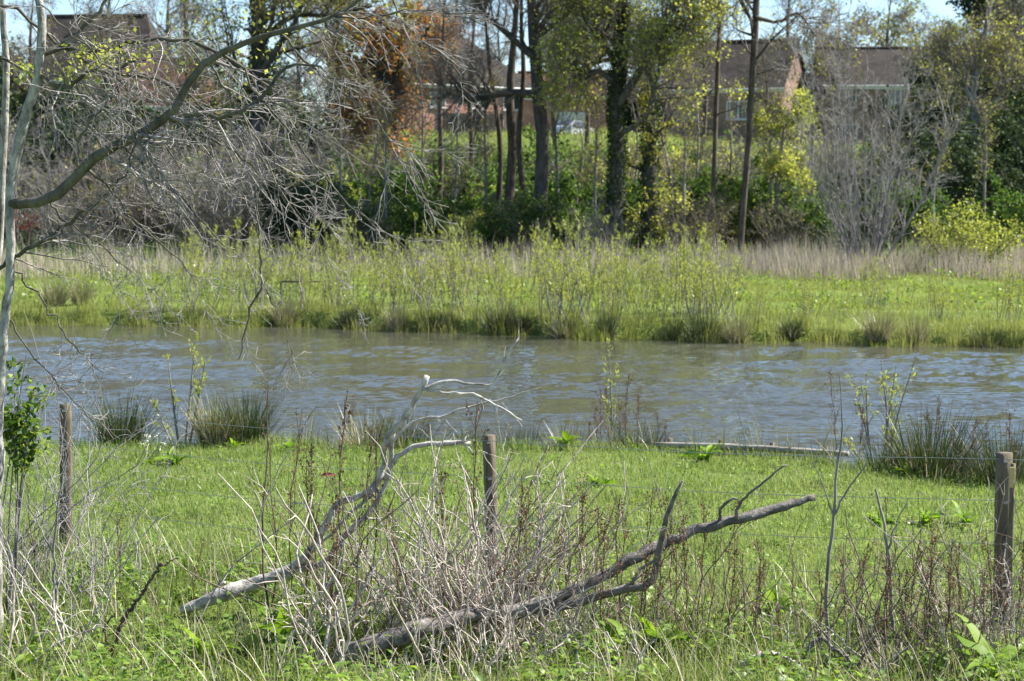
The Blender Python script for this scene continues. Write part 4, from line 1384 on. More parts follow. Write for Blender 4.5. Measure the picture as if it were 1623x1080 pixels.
# foreground docks
FD = [(425, 11.9, 1.0, 0, 'leafy dock at the root of the propped branch'), (455, 11.5, 1.1, 2, 'dark glossy dock left of the bleached canes'), (660, 11.4, .9, 1, 'dock leaves under the lower fallen log'), (955, 11.6, 1.15, 2, 'bright dock below the forked fallen log'),
      (1000, 11.5, 1.0, 0, 'yellow-green dock beside the dark stalk pair'), (905, 11.5, .9, 1, 'dock under the fork of the fallen log'), (1050, 11.4, .8, 0, 'dock right of the dark stalk pair'), (1580, 10.6, 1.2, 2, 'bright dock in the lower right corner'),
      (1540, 10.7, 1.0, 0, 'dock left of the corner dock at lower right'), (1470, 11.0, .8, 1, 'small dock at the bottom between dead stems'), (895, 11.05, 1.0, 0, 'dock at the bottom edge under the fallen log'), (1222, 12.6, .8, 1, 'low dock below the cut end of the log'),
      (330, 11.3, .9, 0, 'dock among weeds below the thick end of the propped branch'), (205, 10.2, .8, 2, 'large bright leafy dock at the lower left bottom edge'), (20, 10.7, .9, 1, 'dock at the lower left corner')]
for px, d, sc, w_, lab in FD:
    DK.place(on(px, d), g.uniform(0, 6.28), sc * g.uniform(.85, 1.1), lab, 'dock plants in the foreground')
# painted white glints near left post, standing in for shining dock leaves
t = thing('white_glints', 'small clump of painted white glints by a dock near the left post', 'glint', on(247, 20.3))
mb = MB()
g = rnd(66)
st = np.stack([np.array([[g.normal(0, .05), g.normal(0, .05), 0], [g.normal(0, .1), g.normal(0, .08), g.uniform(.14, .26)]]) for _ in range(9)])
mb.tubes(st, np.full((9, 2), .004), 4)
obj('stems', mb, M['weed'], t)
mb = MB()
for k in range(9):
    mb.leaves(st[k, 1] + g.normal(0, .01, (5, 3)), .03, g, .7)
obj('shine', mb, M['flower'], t)


# catkin willows standing in the near margin
def catkin(name, label, px, d, pts, seed, n_leaf, lm=None, bark='bark_grey'):
    g = rnd(seed)
    b = np.array([on(px, d)[0], d, max(-.05, float(ground_z(on(px, d)[0], d)) - .05)])
    t = thing(name, label, 'sapling', b)
    mb, fb = MB(), MB()
    for (x0, tx, ty, w_) in pts:
        q0 = b + np.array([(x0 - px) / F * d, g.normal(0, .05), 0])
        q1 = P(tx, ty, d + g.normal(0, .15))
        p, r = spline([q0, q0 * .5 + q1 * .5 + np.array([g.normal(0, .03), 0, 0]), q1], [w_ * d / F / 2, w_ * .7 * d / F / 2, .003], 10)
        mb.tubes(p, r, 5)
        P1, R1 = grow(p, r, 9, .3, .95, .3, .5, 4, .6, g, (0, 0, .5), .1, rmin=.0025)
        mb.tubes(P1, R1, 3)
        al = np.concatenate([resampleN(p[None], 4), P1])
        c_, d_ = scatter(al, n_leaf, g, .3, 1, .012)
        fb.leaves(c_, .05, g, .35, 0, .3, d_ * .8)
    obj('stems', mb, M[bark], t, True, b)
    obj('leaves', fb, lm or M['willow'], t, True, b)


catkin('catkin_willow', 'pale catkin willow sapling in the water left of the big tussock', 292, 21.9, [(290, 265, 560, 5), (292, 310, 530, 6), (294, 325, 575, 5), (291, 245, 640, 4), (293, 318, 600, 4)], 67, 85)
catkin('catkin_willow', 'single upright catkin shoot above the brown dead clump', 968, 21.3, [(968, 965, 550, 4), (972, 978, 610, 3)], 68, 70)
catkin('catkin_willow', 'group of catkin shoots in the water before the edging board end', 1390, 20.6, [(1392, 1396, 570, 5), (1385, 1372, 595, 4), (1398, 1452, 565, 4), (1388, 1352, 600, 4), (1394, 1412, 620, 4), (1400, 1420, 580, 4), (1383, 1340, 700, 3)], 69, 70)


# ================================================================== DEAD STALKS AND STEMS
def stalk(seed, h=1.0, seeds=420, side=14, r0=.0055, top=.95):
    g = rnd(seed)
    t = thing('dead_stalk', 'x', 'stalk')
    K = 9
    tt = np.linspace(0, 1, K)[:, None]
    p = np.concatenate([tt * g.normal(0, .06, (1, 2)) * h + np.cumsum(g.normal(0, .012, (K, 2)), 0) * h, tt * h - .03], 1)
    r = np.linspace(r0, r0 * .4, K)
    a = MB()
    a.tubes(p, r, 5)
    P1, R1 = grow(p, r, side, .35, .97, .26 * h, .42, 5, .6, g, (0, 0, .5), .1, rmin=.0022)
    a.tubes(P1, R1, 3)
    obj('stem', a, M['stalk'], t)
    b = MB()
    al = np.concatenate([resampleN(p[None], 5)[:, 2:], resampleN(P1, 3)])
    c_, d_ = scatter(al, seeds, g, .25, 1, .008)
    b.leaves(c_, .014, g, .8, 0, 0)
    if seeds:
        obj('seed_clumps', b, M['seed'], t)
    return t


ST = Kind([stalk(500, 1.0, 170), stalk(501, 1.0, 300, 20), stalk(502, 1.0, 40, 8, .006), stalk(503, 1.0, 90, 11, .005)])
SP = [  # px, distance, top y, which, label
    (420, 12.4, 690, 2, 'dark thin dead stalk, leftmost of the row by the propped branch'), (436, 12.4, 600, 2, 'tall dark dead stalk reaching up over the water, left group'), (452, 12.5, 640, 3, 'dark dead stalk in the left group with few seeds'),
    (488, 12.3, 700, 3, 'dead stalk holding a curled red-brown leaf'), (513, 12.2, 700, 0, 'dead stalk right of the curled leaf'), (540, 12.2, 625, 0, 'tall brown dead stalk crossing the propped branch'), (556, 12.2, 690, 3, 'thin dead stalk behind the propped branch'),
    (590, 12.3, 650, 3, 'dead stalk standing behind the branch fork'), (505, 11.6, 800, 2, 'short dark stalk rising under the propped branch'), (528, 11.5, 820, 1, 'thick dark stalk clump left of bleached canes'),
    (742, 12.4, 620, 3, 'thin stalk with dark round heads left of the middle post'), (915, 11.9, 770, 1, 'brown seedy dead stalk above the fallen log'), (934, 12.1, 800, 0, 'second brown seedy stalk above the fallen log'), (1012, 11.9, 760, 3, 'thin brown stalk left of the upright log fork'),
    (1022, 11.4, 870, 1, 'dark twin stalk, left one below the log fork'), (1040, 11.4, 880, 1, 'dark twin stalk, right one below the log fork'), (1085, 11.8, 810, 1, 'rusty seedy stalk right of the log fork'), (1100, 12.0, 790, 0, 'rusty seedy stalk under the log end, left'),
    (1120, 11.7, 840, 3, 'rusty stalk under the log end, right'), (1142, 12.2, 780, 3, 'slender brown stalk touching the log end'), (975, 12.3, 800, 0, 'faint brown stalk between log and seedy pair'), (880, 12.2, 770, 3, 'pale brown stalk right of the bleached canes'),
    (1395, 11.8, 780, 2, 'grey-brown dead stalk with dark head in the lawn gap'), (1455, 11.6, 830, 3, 'tall straight dead stalk between grey stem and right post'), (1420, 11.3, 900, 0, 'short bushy dead stalk at the lower right'),
    (1480, 11.4, 880, 1, 'dark seedy stalk at the lower right'), (1502, 11.2, 890, 1, 'dark seedy stalk nearest the bottom, lower right'), (1530, 11.6, 860, 0, 'brown seedy stalk left of the right post'), (1545, 11.3, 940, 3, 'short stalk at the foot of the right post'),
    (1600, 11.2, 880, 0, 'brown stalk at the foot of the thin stake'), (1380, 11.2, 960, 1, 'low dark stalk clump at the bottom right'), (1345, 11.7, 870, 3, 'bent pale stalk left of the seedy ones, lower right'), (1260, 12.2, 880, 3, 'thin pale stalk right below the log end'),
    (1210, 11.8, 890, 0, 'short pale stalk below the log end'), (1175, 11.9, 870, 2, 'thin straight stalk right of the rusty ones'), (190, 12.6, 800, 3, 'thin stalk right of the left post'), (40, 12.8, 760, 2, 'dark stalk at the left edge below the leafy bush'),
    (300, 12.8, 850, 3, 'thin stalk above the thick end of the propped branch'), (965, 22.3, 610, 1, 'brown dead seed stalk in the near water margin, left'), (990, 22.2, 590, 0, 'brown dead seed stalk in the near water margin, centre'),
    (1012, 22.3, 620, 1, 'brown dead seed stalk in the near water margin, right'), (945, 21.9, 640, 1, 'low brown dead stalk in the near margin'), (1035, 21.8, 650, 0, 'low brown dead stalk right in the near margin'), (1330, 20.6, 580, 3, 'dark dead stalk at the catkin shoots'),
    (1360, 20.5, 640, 1, 'brown dead stalk between catkin shoots and edging board'), (1510, 19.6, 670, 1, 'brown dead stalk in the water by the right post'), (1540, 19.4, 660, 0, 'second brown dead stalk in the water by the right post'), (1565, 19.2, 680, 1, 'brown dead stalk behind the right post top'),
    (640, 11.6, 800, 0, 'brown stalk in the bramble tangle left of the middle post'), (700, 12.0, 740, 1, 'seedy brown stalk in the bramble tangle near the round heads'), (810, 11.9, 760, 0, 'brown stalk in the bramble tangle just right of the middle post'), (840, 12.0, 790, 1, 'seedy stalk at the right side of the bramble tangle'), (955, 11.6, 820, 1, 'rusty stalk crossing the fallen log near its fork'), (990, 11.7, 790, 0, 'rusty stalk just left of the upright log fork'),
    (1070, 11.5, 830, 0, 'rusty stalk between log fork and rusty pair'), (1155, 11.5, 860, 1, 'seedy rusty stalk right of the log-touching one'), (1190, 11.4, 900, 0, 'low rusty stalk under the cut log end'), (1290, 11.3, 900, 0, 'brown stalk left of the thin grey forked stem'), (1340, 11.4, 880, 1, 'seedy brown stalk right of the thin grey forked stem'), (1405, 11.2, 890, 1, 'seedy brown stalk at the foot of the knobbed stem'),
    (1440, 11.3, 860, 0, 'brown stalk right of the knobbed stem'), (1465, 11.2, 840, 1, 'tall seedy brown stalk between knobbed stem and right post'), (1515, 11.1, 860, 0, 'brown stalk left of the post foot'), (1560, 11.0, 900, 1, 'seedy brown stalk before the right post foot'), (1575, 11.3, 840, 0, 'brown stalk standing right before the right post'), (1612, 11.1, 850, 1, 'seedy brown stalk at the right frame edge'),
    (955, 21.6, 600, 3, 'thin brown stalk at the left of the margin clump'), (978, 21.5, 640, 1, 'short brown stalk in front of the margin clump'), (1000, 21.6, 655, 0, 'short brown stalk in front right of the margin clump'), (930, 21.8, 665, 1, 'lowest brown stalk at the left end of the margin clump'), (1050, 21.7, 670, 1, 'lowest brown stalk at the right end of the margin clump'),
    (1470, 19.9, 650, 0, 'brown stalk in the water right of the catkin shoots'), (1490, 19.7, 640, 1, 'tall brown stalk in the water between catkins and right post'), (1525, 19.2, 700, 1, 'short brown stalk at the bank by the right post'), (1600, 18.9, 650, 1, 'brown stalk in the water at the right frame edge'), (1615, 18.8, 700, 0, 'short brown stalk at the right frame edge bank'),
    (560, 21.9, 650, 1, 'brown stalk in the margin left of the propped branch'), (600, 21.9, 645, 0, 'brown stalk in the margin behind the propped branch'), (860, 12.5, 800, 0, 'faint seedy stalk in the lawn right of the middle post'), (900, 12.8, 810, 3, 'faint thin stalk in the lawn left of the seedy pair'),
    (1060, 12.6, 780, 0, 'faint seedy stalk behind the log'), (1195, 12.4, 850, 0, 'faint seedy stalk below the log end'), (1435, 12.0, 840, 3, 'faint stalk left of the tall straight one'), (1365, 12.3, 860, 0, 'faint seedy stalk left of the grey knobbed stem'), (1240, 11.3, 960, 1, 'low dark stalk right of the dark twins'),
    (690, 21.7, 670, 3, 'thin stalk at the waterline left of the middle post')]
g = rnd(70)
for px, d, ty, w_, lab in SP:
    b = on(px, d)
    b[2] = max(b[2], -.1)
    h = P(px, ty, d)[2] - b[2]
    ST.place(b, g.uniform(0, 6.28), min(1.3, .62 + .4 * h), lab, 'dead seed stalks', w_, szz=max(.25, h))

# dead round heads and curled leaf
t = thing('curled_leaf', 'curled red-brown dead leaf caught between two dark stalks', 'leaf', P(519, 754, 12.25))
mb = MB()
mb.broad(np.zeros((1, 3)) + np.array([[-.045, 0, 0]]), .1, .045, rnd(5), .2, .5, 6, 0, np.array([0.0]))
obj('leaf', mb, M['red'], t)


def grey_stem(label, pts, forks, seed):
    p, r = trace(pts, 16, .004, seed)
    t = thing('dead_sapling', label, 'stem', p[0])
    mb = MB()
    mb.tubes(p, r, 6)
    for f in forks:
        q_, s_ = trace(f, 10, .003, seed + 1)
        mb.tubes(q_, s_, 5)
    obj('stem', mb, M['bark_grey'], t, True, p[0])


grey_stem('tall thin grey forked stem right of the log end', [(1311, 1020, 11.8, 7), (1312, 900, 11.8, 6), (1322, 820, 11.8, 5), (1328, 740, 11.8, 4), (1334, 640, 11.8, 2), (1330, 590, 11.8, 1.5)], [[(1324, 815, 11.8, 4), (1345, 775, 11.8, 3), (1375, 735, 11.8, 2)], [(1322, 820, 11.8, 3), (1305, 770, 11.8, 2), (1290, 735, 11.8, 1.5)]], 1)
grey_stem('grey dead stem with a dark knob in the lawn at the right', [(1415, 1000, 11.6, 7), (1412, 930, 11.6, 6), (1406, 860, 11.6, 5), (1394, 800, 11.6, 4), (1388, 775, 11.6, 3)], [[(1408, 870, 11.6, 4), (1420, 830, 11.6, 2.5), (1440, 790, 11.6, 1.5)]], 2)
grey_stem('pale thin stem standing at the left before the lawn', [(90, 960, 12.0, 5), (85, 880, 12.0, 4), (92, 800, 12, 3), (110, 720, 12, 2)], [[(85, 880, 12, 3), (60, 830, 12, 2), (40, 790, 12, 1.5)]], 3)

# ================================================================== FENCE
FP = [(100, 15.0, 641, 20, 'leftmost weathered fence post under the pale trunk'), (778, 13.6, 690, 21, 'middle weathered fence post behind the bleached canes'), (1583, 12.25, 718, 28, 'right thick weathered fence post by the frame edge')]
tops = []
for px, d, ty, wpx, lab in FP:
    b = on(px, d, -.3)
    tp = P(px + (4 if px < 200 else (-3 if px < 1000 else 8)), ty, d)
    t = thing('fence_post', lab, 'fence post', b, 'posts of the wire fence')
    p, r = spline([b, (b + tp) / 2 + np.array([.01, 0, 0]), tp], [wpx * d / F / 2 * 1.03, wpx * d / F / 2, wpx * d / F / 2 * .97], 12)
    mb = MB()
    mb.tubes(p, r, 12, 0, True, .03, int(px))
    obj('post', mb, M['post'], t, True, b)
    st = MB()
    for k in range(4):
        st.box(p[11 - 2 * k] + np.array([0, -r[0] - .002, -.05]), (.03, .012, .012))
    obj('staples', st, M['wire'], t, False, b)
    tops.append((b, tp, d))
b = on(1600, 12.1, -.2)
t = thing('thin_stake', 'thin stake with a yellow tag beside the right fence post', 'stake', b, None)
tp = P(1606, 735, 12.1)
mb = MB()
p, r = spline([b, (b + tp) / 2 + np.array([-.006, 0, 0]), tp], [.02, .018, .016], 10)
mb.tubes(p, r, 8, 0, True, .04)
obj('stake', mb, M['post'], t, True, b)
mb = MB()
q_ = P(1604, 757, 12.06)
mb.box(q_, (.03, .012, .13))
obj('tag', mb, M['tag'], t, False, b)
g = rnd(77)
for k, (hf, lab) in enumerate(((.97, 'top strand of fence wire'), (.74, 'second strand of fence wire from the top'), (.5, 'third strand of fence wire from the top'), (.3, 'lowest strand of fence wire'))):
    pts = []
    A0 = tops[0][0] + (tops[0][1] - tops[0][0]) * (hf * .8 + .2)
    A1 = tops[1][0] + (tops[1][1] - tops[1][0]) * (hf * .8 + .2)
    A2 = tops[2][0] + (tops[2][1] - tops[2][0]) * (hf * .8 + .2)
    A0, A1, A2 = [a - np.array([0, .05 + .0, 0]) for a in (A0, A1, A2)]
    L0 = A0 + (A0 - A1) * .35
    L2 = A2 + (A2 - A1) * .3
    p, r = spline([L0, A0, (A0 + A1) / 2 - [0, 0, .03], A1, (A1 + A2) / 2 - [0, 0, .03], A2, L2], [.0022] * 7, 60)
    t = thing('fence_wire', lab + ' between the posts', 'wire', p[0], 'strands of the wire fence')
    mb = MB()
    mb.tubes(p, r, 5)
    obj('wire', mb, M['wire'], t, True, p[0])

# ================================================================== FALLEN BRANCHES
def limb(name, label, main, subs, bark, twigs, seed, cat='branch', K=64, part='limb', mainlump=.10):
    g = rnd(seed)
    p, r = trace(main, K, .005, seed)
    r = r * .76
    r = r * (1 + .10 * wave2(np.arange(K) * 1.0, np.zeros(K), 9, seed))
    t = thing(name, label, cat, p[0])
    mb = MB()
    mb.tubes(p, r, 14, 0, True, mainlump, seed)
    P1, R1 = grow(p, r, 9, .1, .9, .07, 1.0, 4, .35, g, (0, 0, .1), .1, tip=.6, rmin=.003)
    mb.tubes(P1, R1, 6, 0, True)
    obj(part, mb, bark, t, True, p[0])
    for s_ in subs:
        q_, w_ = trace(s_, 18, .004, seed + 3)
        w_ = w_ * .85
        mb = MB()
        mb.tubes(q_, w_, 7, 0, True, .05, seed)
        if twigs:
            P1, R1 = grow(q_, w_, twigs, .3, 1, .16, .7, 4, .5, g, (0, 0, .1), .15, rmin=.0025)
            mb.tubes(P1, R1, 4)
        obj('side_branch', mb, bark, t, True, p[0])
    return t


limb('dead_branch', 'bleached dead branch propped up, forking above the water at its tip', [(286, 968, 12.75, 13), (306, 961, 12.75, 27), (340, 948, 12.75, 30), (410, 922, 12.8, 26), (468, 899, 12.8, 22), (500, 862, 12.7, 17), (542, 795, 12.6, 15), (585, 780, 12.5, 15), (606, 745, 12.5, 13), (612, 700, 12.4, 13), (645, 655, 12.3, 12), (677, 598, 12.2, 11)],
     [[(465, 902, 12.8, 14), (512, 892, 12.7, 12), (545, 850, 12.6, 13), (582, 815, 12.5, 10), (612, 765, 12.5, 9), (622, 700, 12.4, 9), (626, 672, 12.4, 6)],
      [(610, 760, 12.5, 8), (632, 722, 12.4, 10), (665, 705, 12.4, 10), (705, 703, 12.4, 10), (745, 702, 12.4, 8)],
      [(740, 702, 12.4, 5), (735, 695, 12.4, 5), (748, 680, 12.35, 4), (760, 640, 12.3, 3)],
      [(668, 618, 12.2, 8), (706, 604, 12.2, 7), (740, 607, 12.2, 5), (778, 609, 12.15, 5), (800, 570, 12.1, 4), (822, 535, 12.1, 3)],
      [(672, 614, 12.2, 6), (700, 622, 12.2, 5), (750, 625, 12.2, 5), (790, 645, 12.15, 5), (826, 666, 12.1, 3)],
      [(622, 700, 12.4, 7), (655, 668, 12.4, 6), (700, 660, 12.35, 5), (750, 642, 12.3, 4), (800, 632, 12.3, 3), (856, 614, 12.2, 2)],
      [(312, 968, 12.95, 7), (335, 940, 12.9, 6), (357, 922, 12.9, 5)],
      [(470, 900, 12.8, 8), (430, 912, 12.9, 6), (420, 935, 12.95, 4)],
      [(600, 775, 12.5, 8), (570, 800, 12.5, 7), (520, 850, 12.6, 6), (470, 890, 12.7, 4)]], M['log'], 5, 81)
limb('fallen_log', 'long fallen log rising to a cut end at the right', [(518, 1048, 11.2, 17), (540, 1040, 11.2, 36), (590, 1024, 11.2, 42), (660, 1000, 11.25, 41), (740, 978, 11.4, 34), (830, 967, 11.6, 30), (900, 940, 11.7, 25), (1000, 888, 11.8, 23), (1070, 853, 11.9, 22), (1140, 830, 11.95, 23), (1200, 815, 12.0, 20), (1250, 800, 12.05, 18), (1292, 789, 12.1, 15)],
     [[(850, 972, 11.65, 20), (930, 950, 11.65, 18), (990, 934, 11.6, 17), (1030, 926, 11.6, 16), (1043, 880, 11.55, 14), (1055, 830, 11.5, 11), (1080, 760, 11.45, 6)],
      [(1165, 824, 11.95, 9), (1172, 800, 11.95, 6), (1190, 782, 11.9, 5), (1247, 735, 11.9, 3)],
      [(1140, 828, 11.95, 7), (1148, 800, 11.9, 6), (1166, 789, 11.9, 4)],
      [(1000, 925, 11.6, 8), (1020, 900, 11.6, 6), (1045, 885, 11.55, 4)]], M['log_dark'], 0, 82)
limb('dead_branch', 'thin dark dead branch lying in weeds at lower left', [(140, 1046, 11.4, 9), (175, 1030, 11.4, 9), (195, 985, 11.4, 8), (222, 945, 11.4, 7), (256, 893, 11.4, 6)],
     [[(170, 1034, 11.4, 6), (190, 1050, 11.4, 4)], [(175, 1030, 11.4, 5), (165, 1000, 11.4, 4), (185, 970, 11.4, 3)], [(250, 900, 11.4, 4), (270, 890, 11.4, 3), (285, 885, 11.4, 2)]], M['stalk'], 3, 83)
limb('dead_branch', 'looping grey twig lying at the bottom right', [(1265, 1075, 10.9, 7), (1278, 1030, 10.9, 8), (1298, 1013, 10.9, 8), (1325, 1030, 10.9, 7), (1360, 1055, 10.9, 7), (1400, 1080, 10.9, 5)],
     [[(1360, 1055, 10.9, 5), (1375, 1030, 10.9, 5), (1387, 1005, 10.9, 3)], [(1298, 1016, 10.9, 4), (1312, 1050, 10.9, 3)]], M['log_dark'], 3, 84)
limb('dead_branch', 'pale curving twig at the bottom right of the log', [(1165, 1080, 10.8, 6), (1180, 1050, 10.8, 8), (1220, 1035, 10.8, 6), (1262, 1050, 10.8, 4)], [[(1180, 1050, 10.8, 4), (1190, 1078, 10.8, 3)]], M['cane'], 3, 85)

# ------------------------------------------------------------------ bleached bramble canes
def bramble(name, label, px, d, seed, n, h, bark, wpx=150, rr_=(.0035, .0065), lean=.0, side=4, wig=.24):
    g = rnd(seed)
    b = on(px, d)
    t = thing(name, label, 'bramble', b)
    mb = MB()
    n = int(n * 1.25)
    w_ = wpx / F * d
    x = g.normal(0, w_ * .35, n)
    y = g.normal(0, .25, n)
    p = np.stack([x, y, np.full(n, -.03)], 1)
    p[:, 2] += ground_z(p[:, 0] + b[0], p[:, 1] + b[1]) - b[2]
    dr = np.stack([g.normal(lean, .35, n), g.normal(0, .25, n), np.ones(n)], 1)
    hh = 1.12 * h * g.uniform(.4, 1.15, n)
    K = 12
    out = [p]
    for k in range(1, K):
        dr = dr + np.stack([g.normal(0, wig, n), g.normal(0, wig * .7, n), np.full(n, .0)], 1)
        dr[:, 2] += .03
        dr /= np.linalg.norm(dr, axis=1, keepdims=True)
        p = p + dr * (hh / (K - 1))[:, None] * 1.2
        out.append(p)
    Pp = np.stack(out, 1)
    Rp = 1.45 * g.uniform(*rr_, (n, 1)) * np.linspace(1, .45, K)[None]
    for k in range(n):
        mb = MB()
        mb.tubes(Pp[k], Rp[k], 5)
        P1, R1 = grow(Pp[k], Rp[k], side, .2, .98, h * .3, .75, 7, .7, g, (0, 0, .05), .26, rmin=.0022)
        mb.tubes(P1, R1, 4)
        P2, R2 = grow(P1, R1, .8, .3, .98, h * .12, .8, 4, .7, g, (0, 0, .05), .25, rmin=.002)
        mb.tubes(P2, R2, 3)
        obj('cane', mb, bark, t)
    return t


BR = [(515, 11.3, 9, 1.05, 'cane', 60, 'bleached bramble with bold pale canes at the left of the tangle', (.005, .009)), (610, 11.9, 12, .75, 'cane', 90, 'thin bleached bramble behind the thick log end', (.003, .005)),
      (680, 11.7, 20, 1.0, 'cane', 110, 'bleached bramble tangle right of the bold pale canes', (.0035, .0065)), (740, 11.9, 20, 1.05, 'cane', 100, 'dense bleached bramble tangle before the middle post', (.0035, .0065)), (800, 11.4, 14, .9, 'cane', 120, 'pale tangled canes over the middle of the log', (.003, .006)), (790, 12.1, 18, 1.15, 'cane', 90, 'tallest bleached bramble tangle, around the middle post', (.0035, .006)),
      (850, 11.9, 13, .8, 'cane', 110, 'bleached bramble tangle at the fork of the log', (.003, .006)), (925, 12.0, 8, .8, 'cane', 110, 'thin bleached bramble canes crossing the fork of the log', (.003, .005)), (730, 11.8, 26, .9, 'cane_brown', 150, 'brown bramble canes inside the bleached tangle', (.003, .006)), (820, 12.1, 20, .95, 'cane_brown', 110, 'brown bramble canes right of the middle post', (.003, .005)),
      (770, 11.2, 16, .55, 'cane', 170, 'low pale bramble canes in front of the log', (.0035, .006)), (890, 10.9, 11, .38, 'cane', 220, 'low pale bramble canes along the bottom edge', (.004, .007)), (640, 10.9, 8, .4, 'cane', 200, 'low pale bramble canes at the bottom left of the tangle', (.003, .006)), (560, 11.9, 18, .9, 'cane_brown', 120, 'brown bramble canes behind the bold pale ones', (.003, .0055)),
      (40, 11.2, 14, .8, 'cane', 140, 'pale dead canes in the lower left corner', (.003, .007)), (100, 12.6, 16, .95, 'twig_pale', 200, 'pale twiggy dead bush at the foot of the left post', (.002, .004)), (10, 12.9, 26, 1.5, 'twig_pale', 150, 'tall pale twiggy bush at the left edge below leafy bush', (.002, .004)), (160, 13.2, 14, 1.2, 'twig_pale', 160, 'wispy pale twigs right of the left post', (.0016, .003)),
      (1440, 11.1, 30, .75, 'cane_brown', 260, 'low brown bramble canes along the lower right', (.003, .005)), (1090, 11.6, 14, .8, 'cane_brown', 140, 'brown bramble canes under the log end', (.002, .004)), (960, 11.8, 12, .9, 'cane_brown', 120, 'brown bramble canes behind the log fork', (.002, .004)), (1330, 11.0, 9, .4, 'cane', 200, 'sparse pale canes at the lower right by the looping twig', (.003, .005)),
      (985, 21.5, 46, .62, 'cane_brown', 130, 'brown thicket of dead stems in the near margin, mid frame', (.002, .004)), (600, 21.7, 30, .5, 'cane_brown', 90, 'brown thicket of dead stems in the margin behind the propped branch', (.002, .004)),
      (1545, 19.1, 40, .6, 'cane_brown', 150, 'brown thicket of dead stems in the water by the right post', (.002, .004)), (1380, 20.4, 26, .5, 'cane_brown', 130, 'brown dead stems at the foot of the catkin shoots', (.002, .004)), (330, 21.8, 26, .5, 'twig_pale', 130, 'pale wispy stems between the two near rush tussocks', (.0015, .003)),
      (1560, 11.3, 16, .8, 'cane', 120, 'pale tangled canes in front of the right post', (.0025, .0045)), (1600, 11.9, 14, .9, 'cane', 60, 'pale canes around the foot of the right post', (.0025, .0045)), (470, 11.2, 7, .55, 'cane', 100, 'a few pale canes left of the log at the bottom', (.003, .006)), (1500, 11.8, 12, 1.0, 'cane_brown', 160, 'thin brown canes left of the right post', (.002, .0035))]
for k, (px, d, n, h, bk, wpx, lab, rr_) in enumerate(BR):
    bramble('bramble_bush', lab, px, d, 600 + k, n, h, M[bk], wpx, rr_)

# ================================================================== FOREGROUND TREE AT THE LEFT
def q(pts, d):
    return [(a, b, d + e, w) for a, b, e, w in pts]


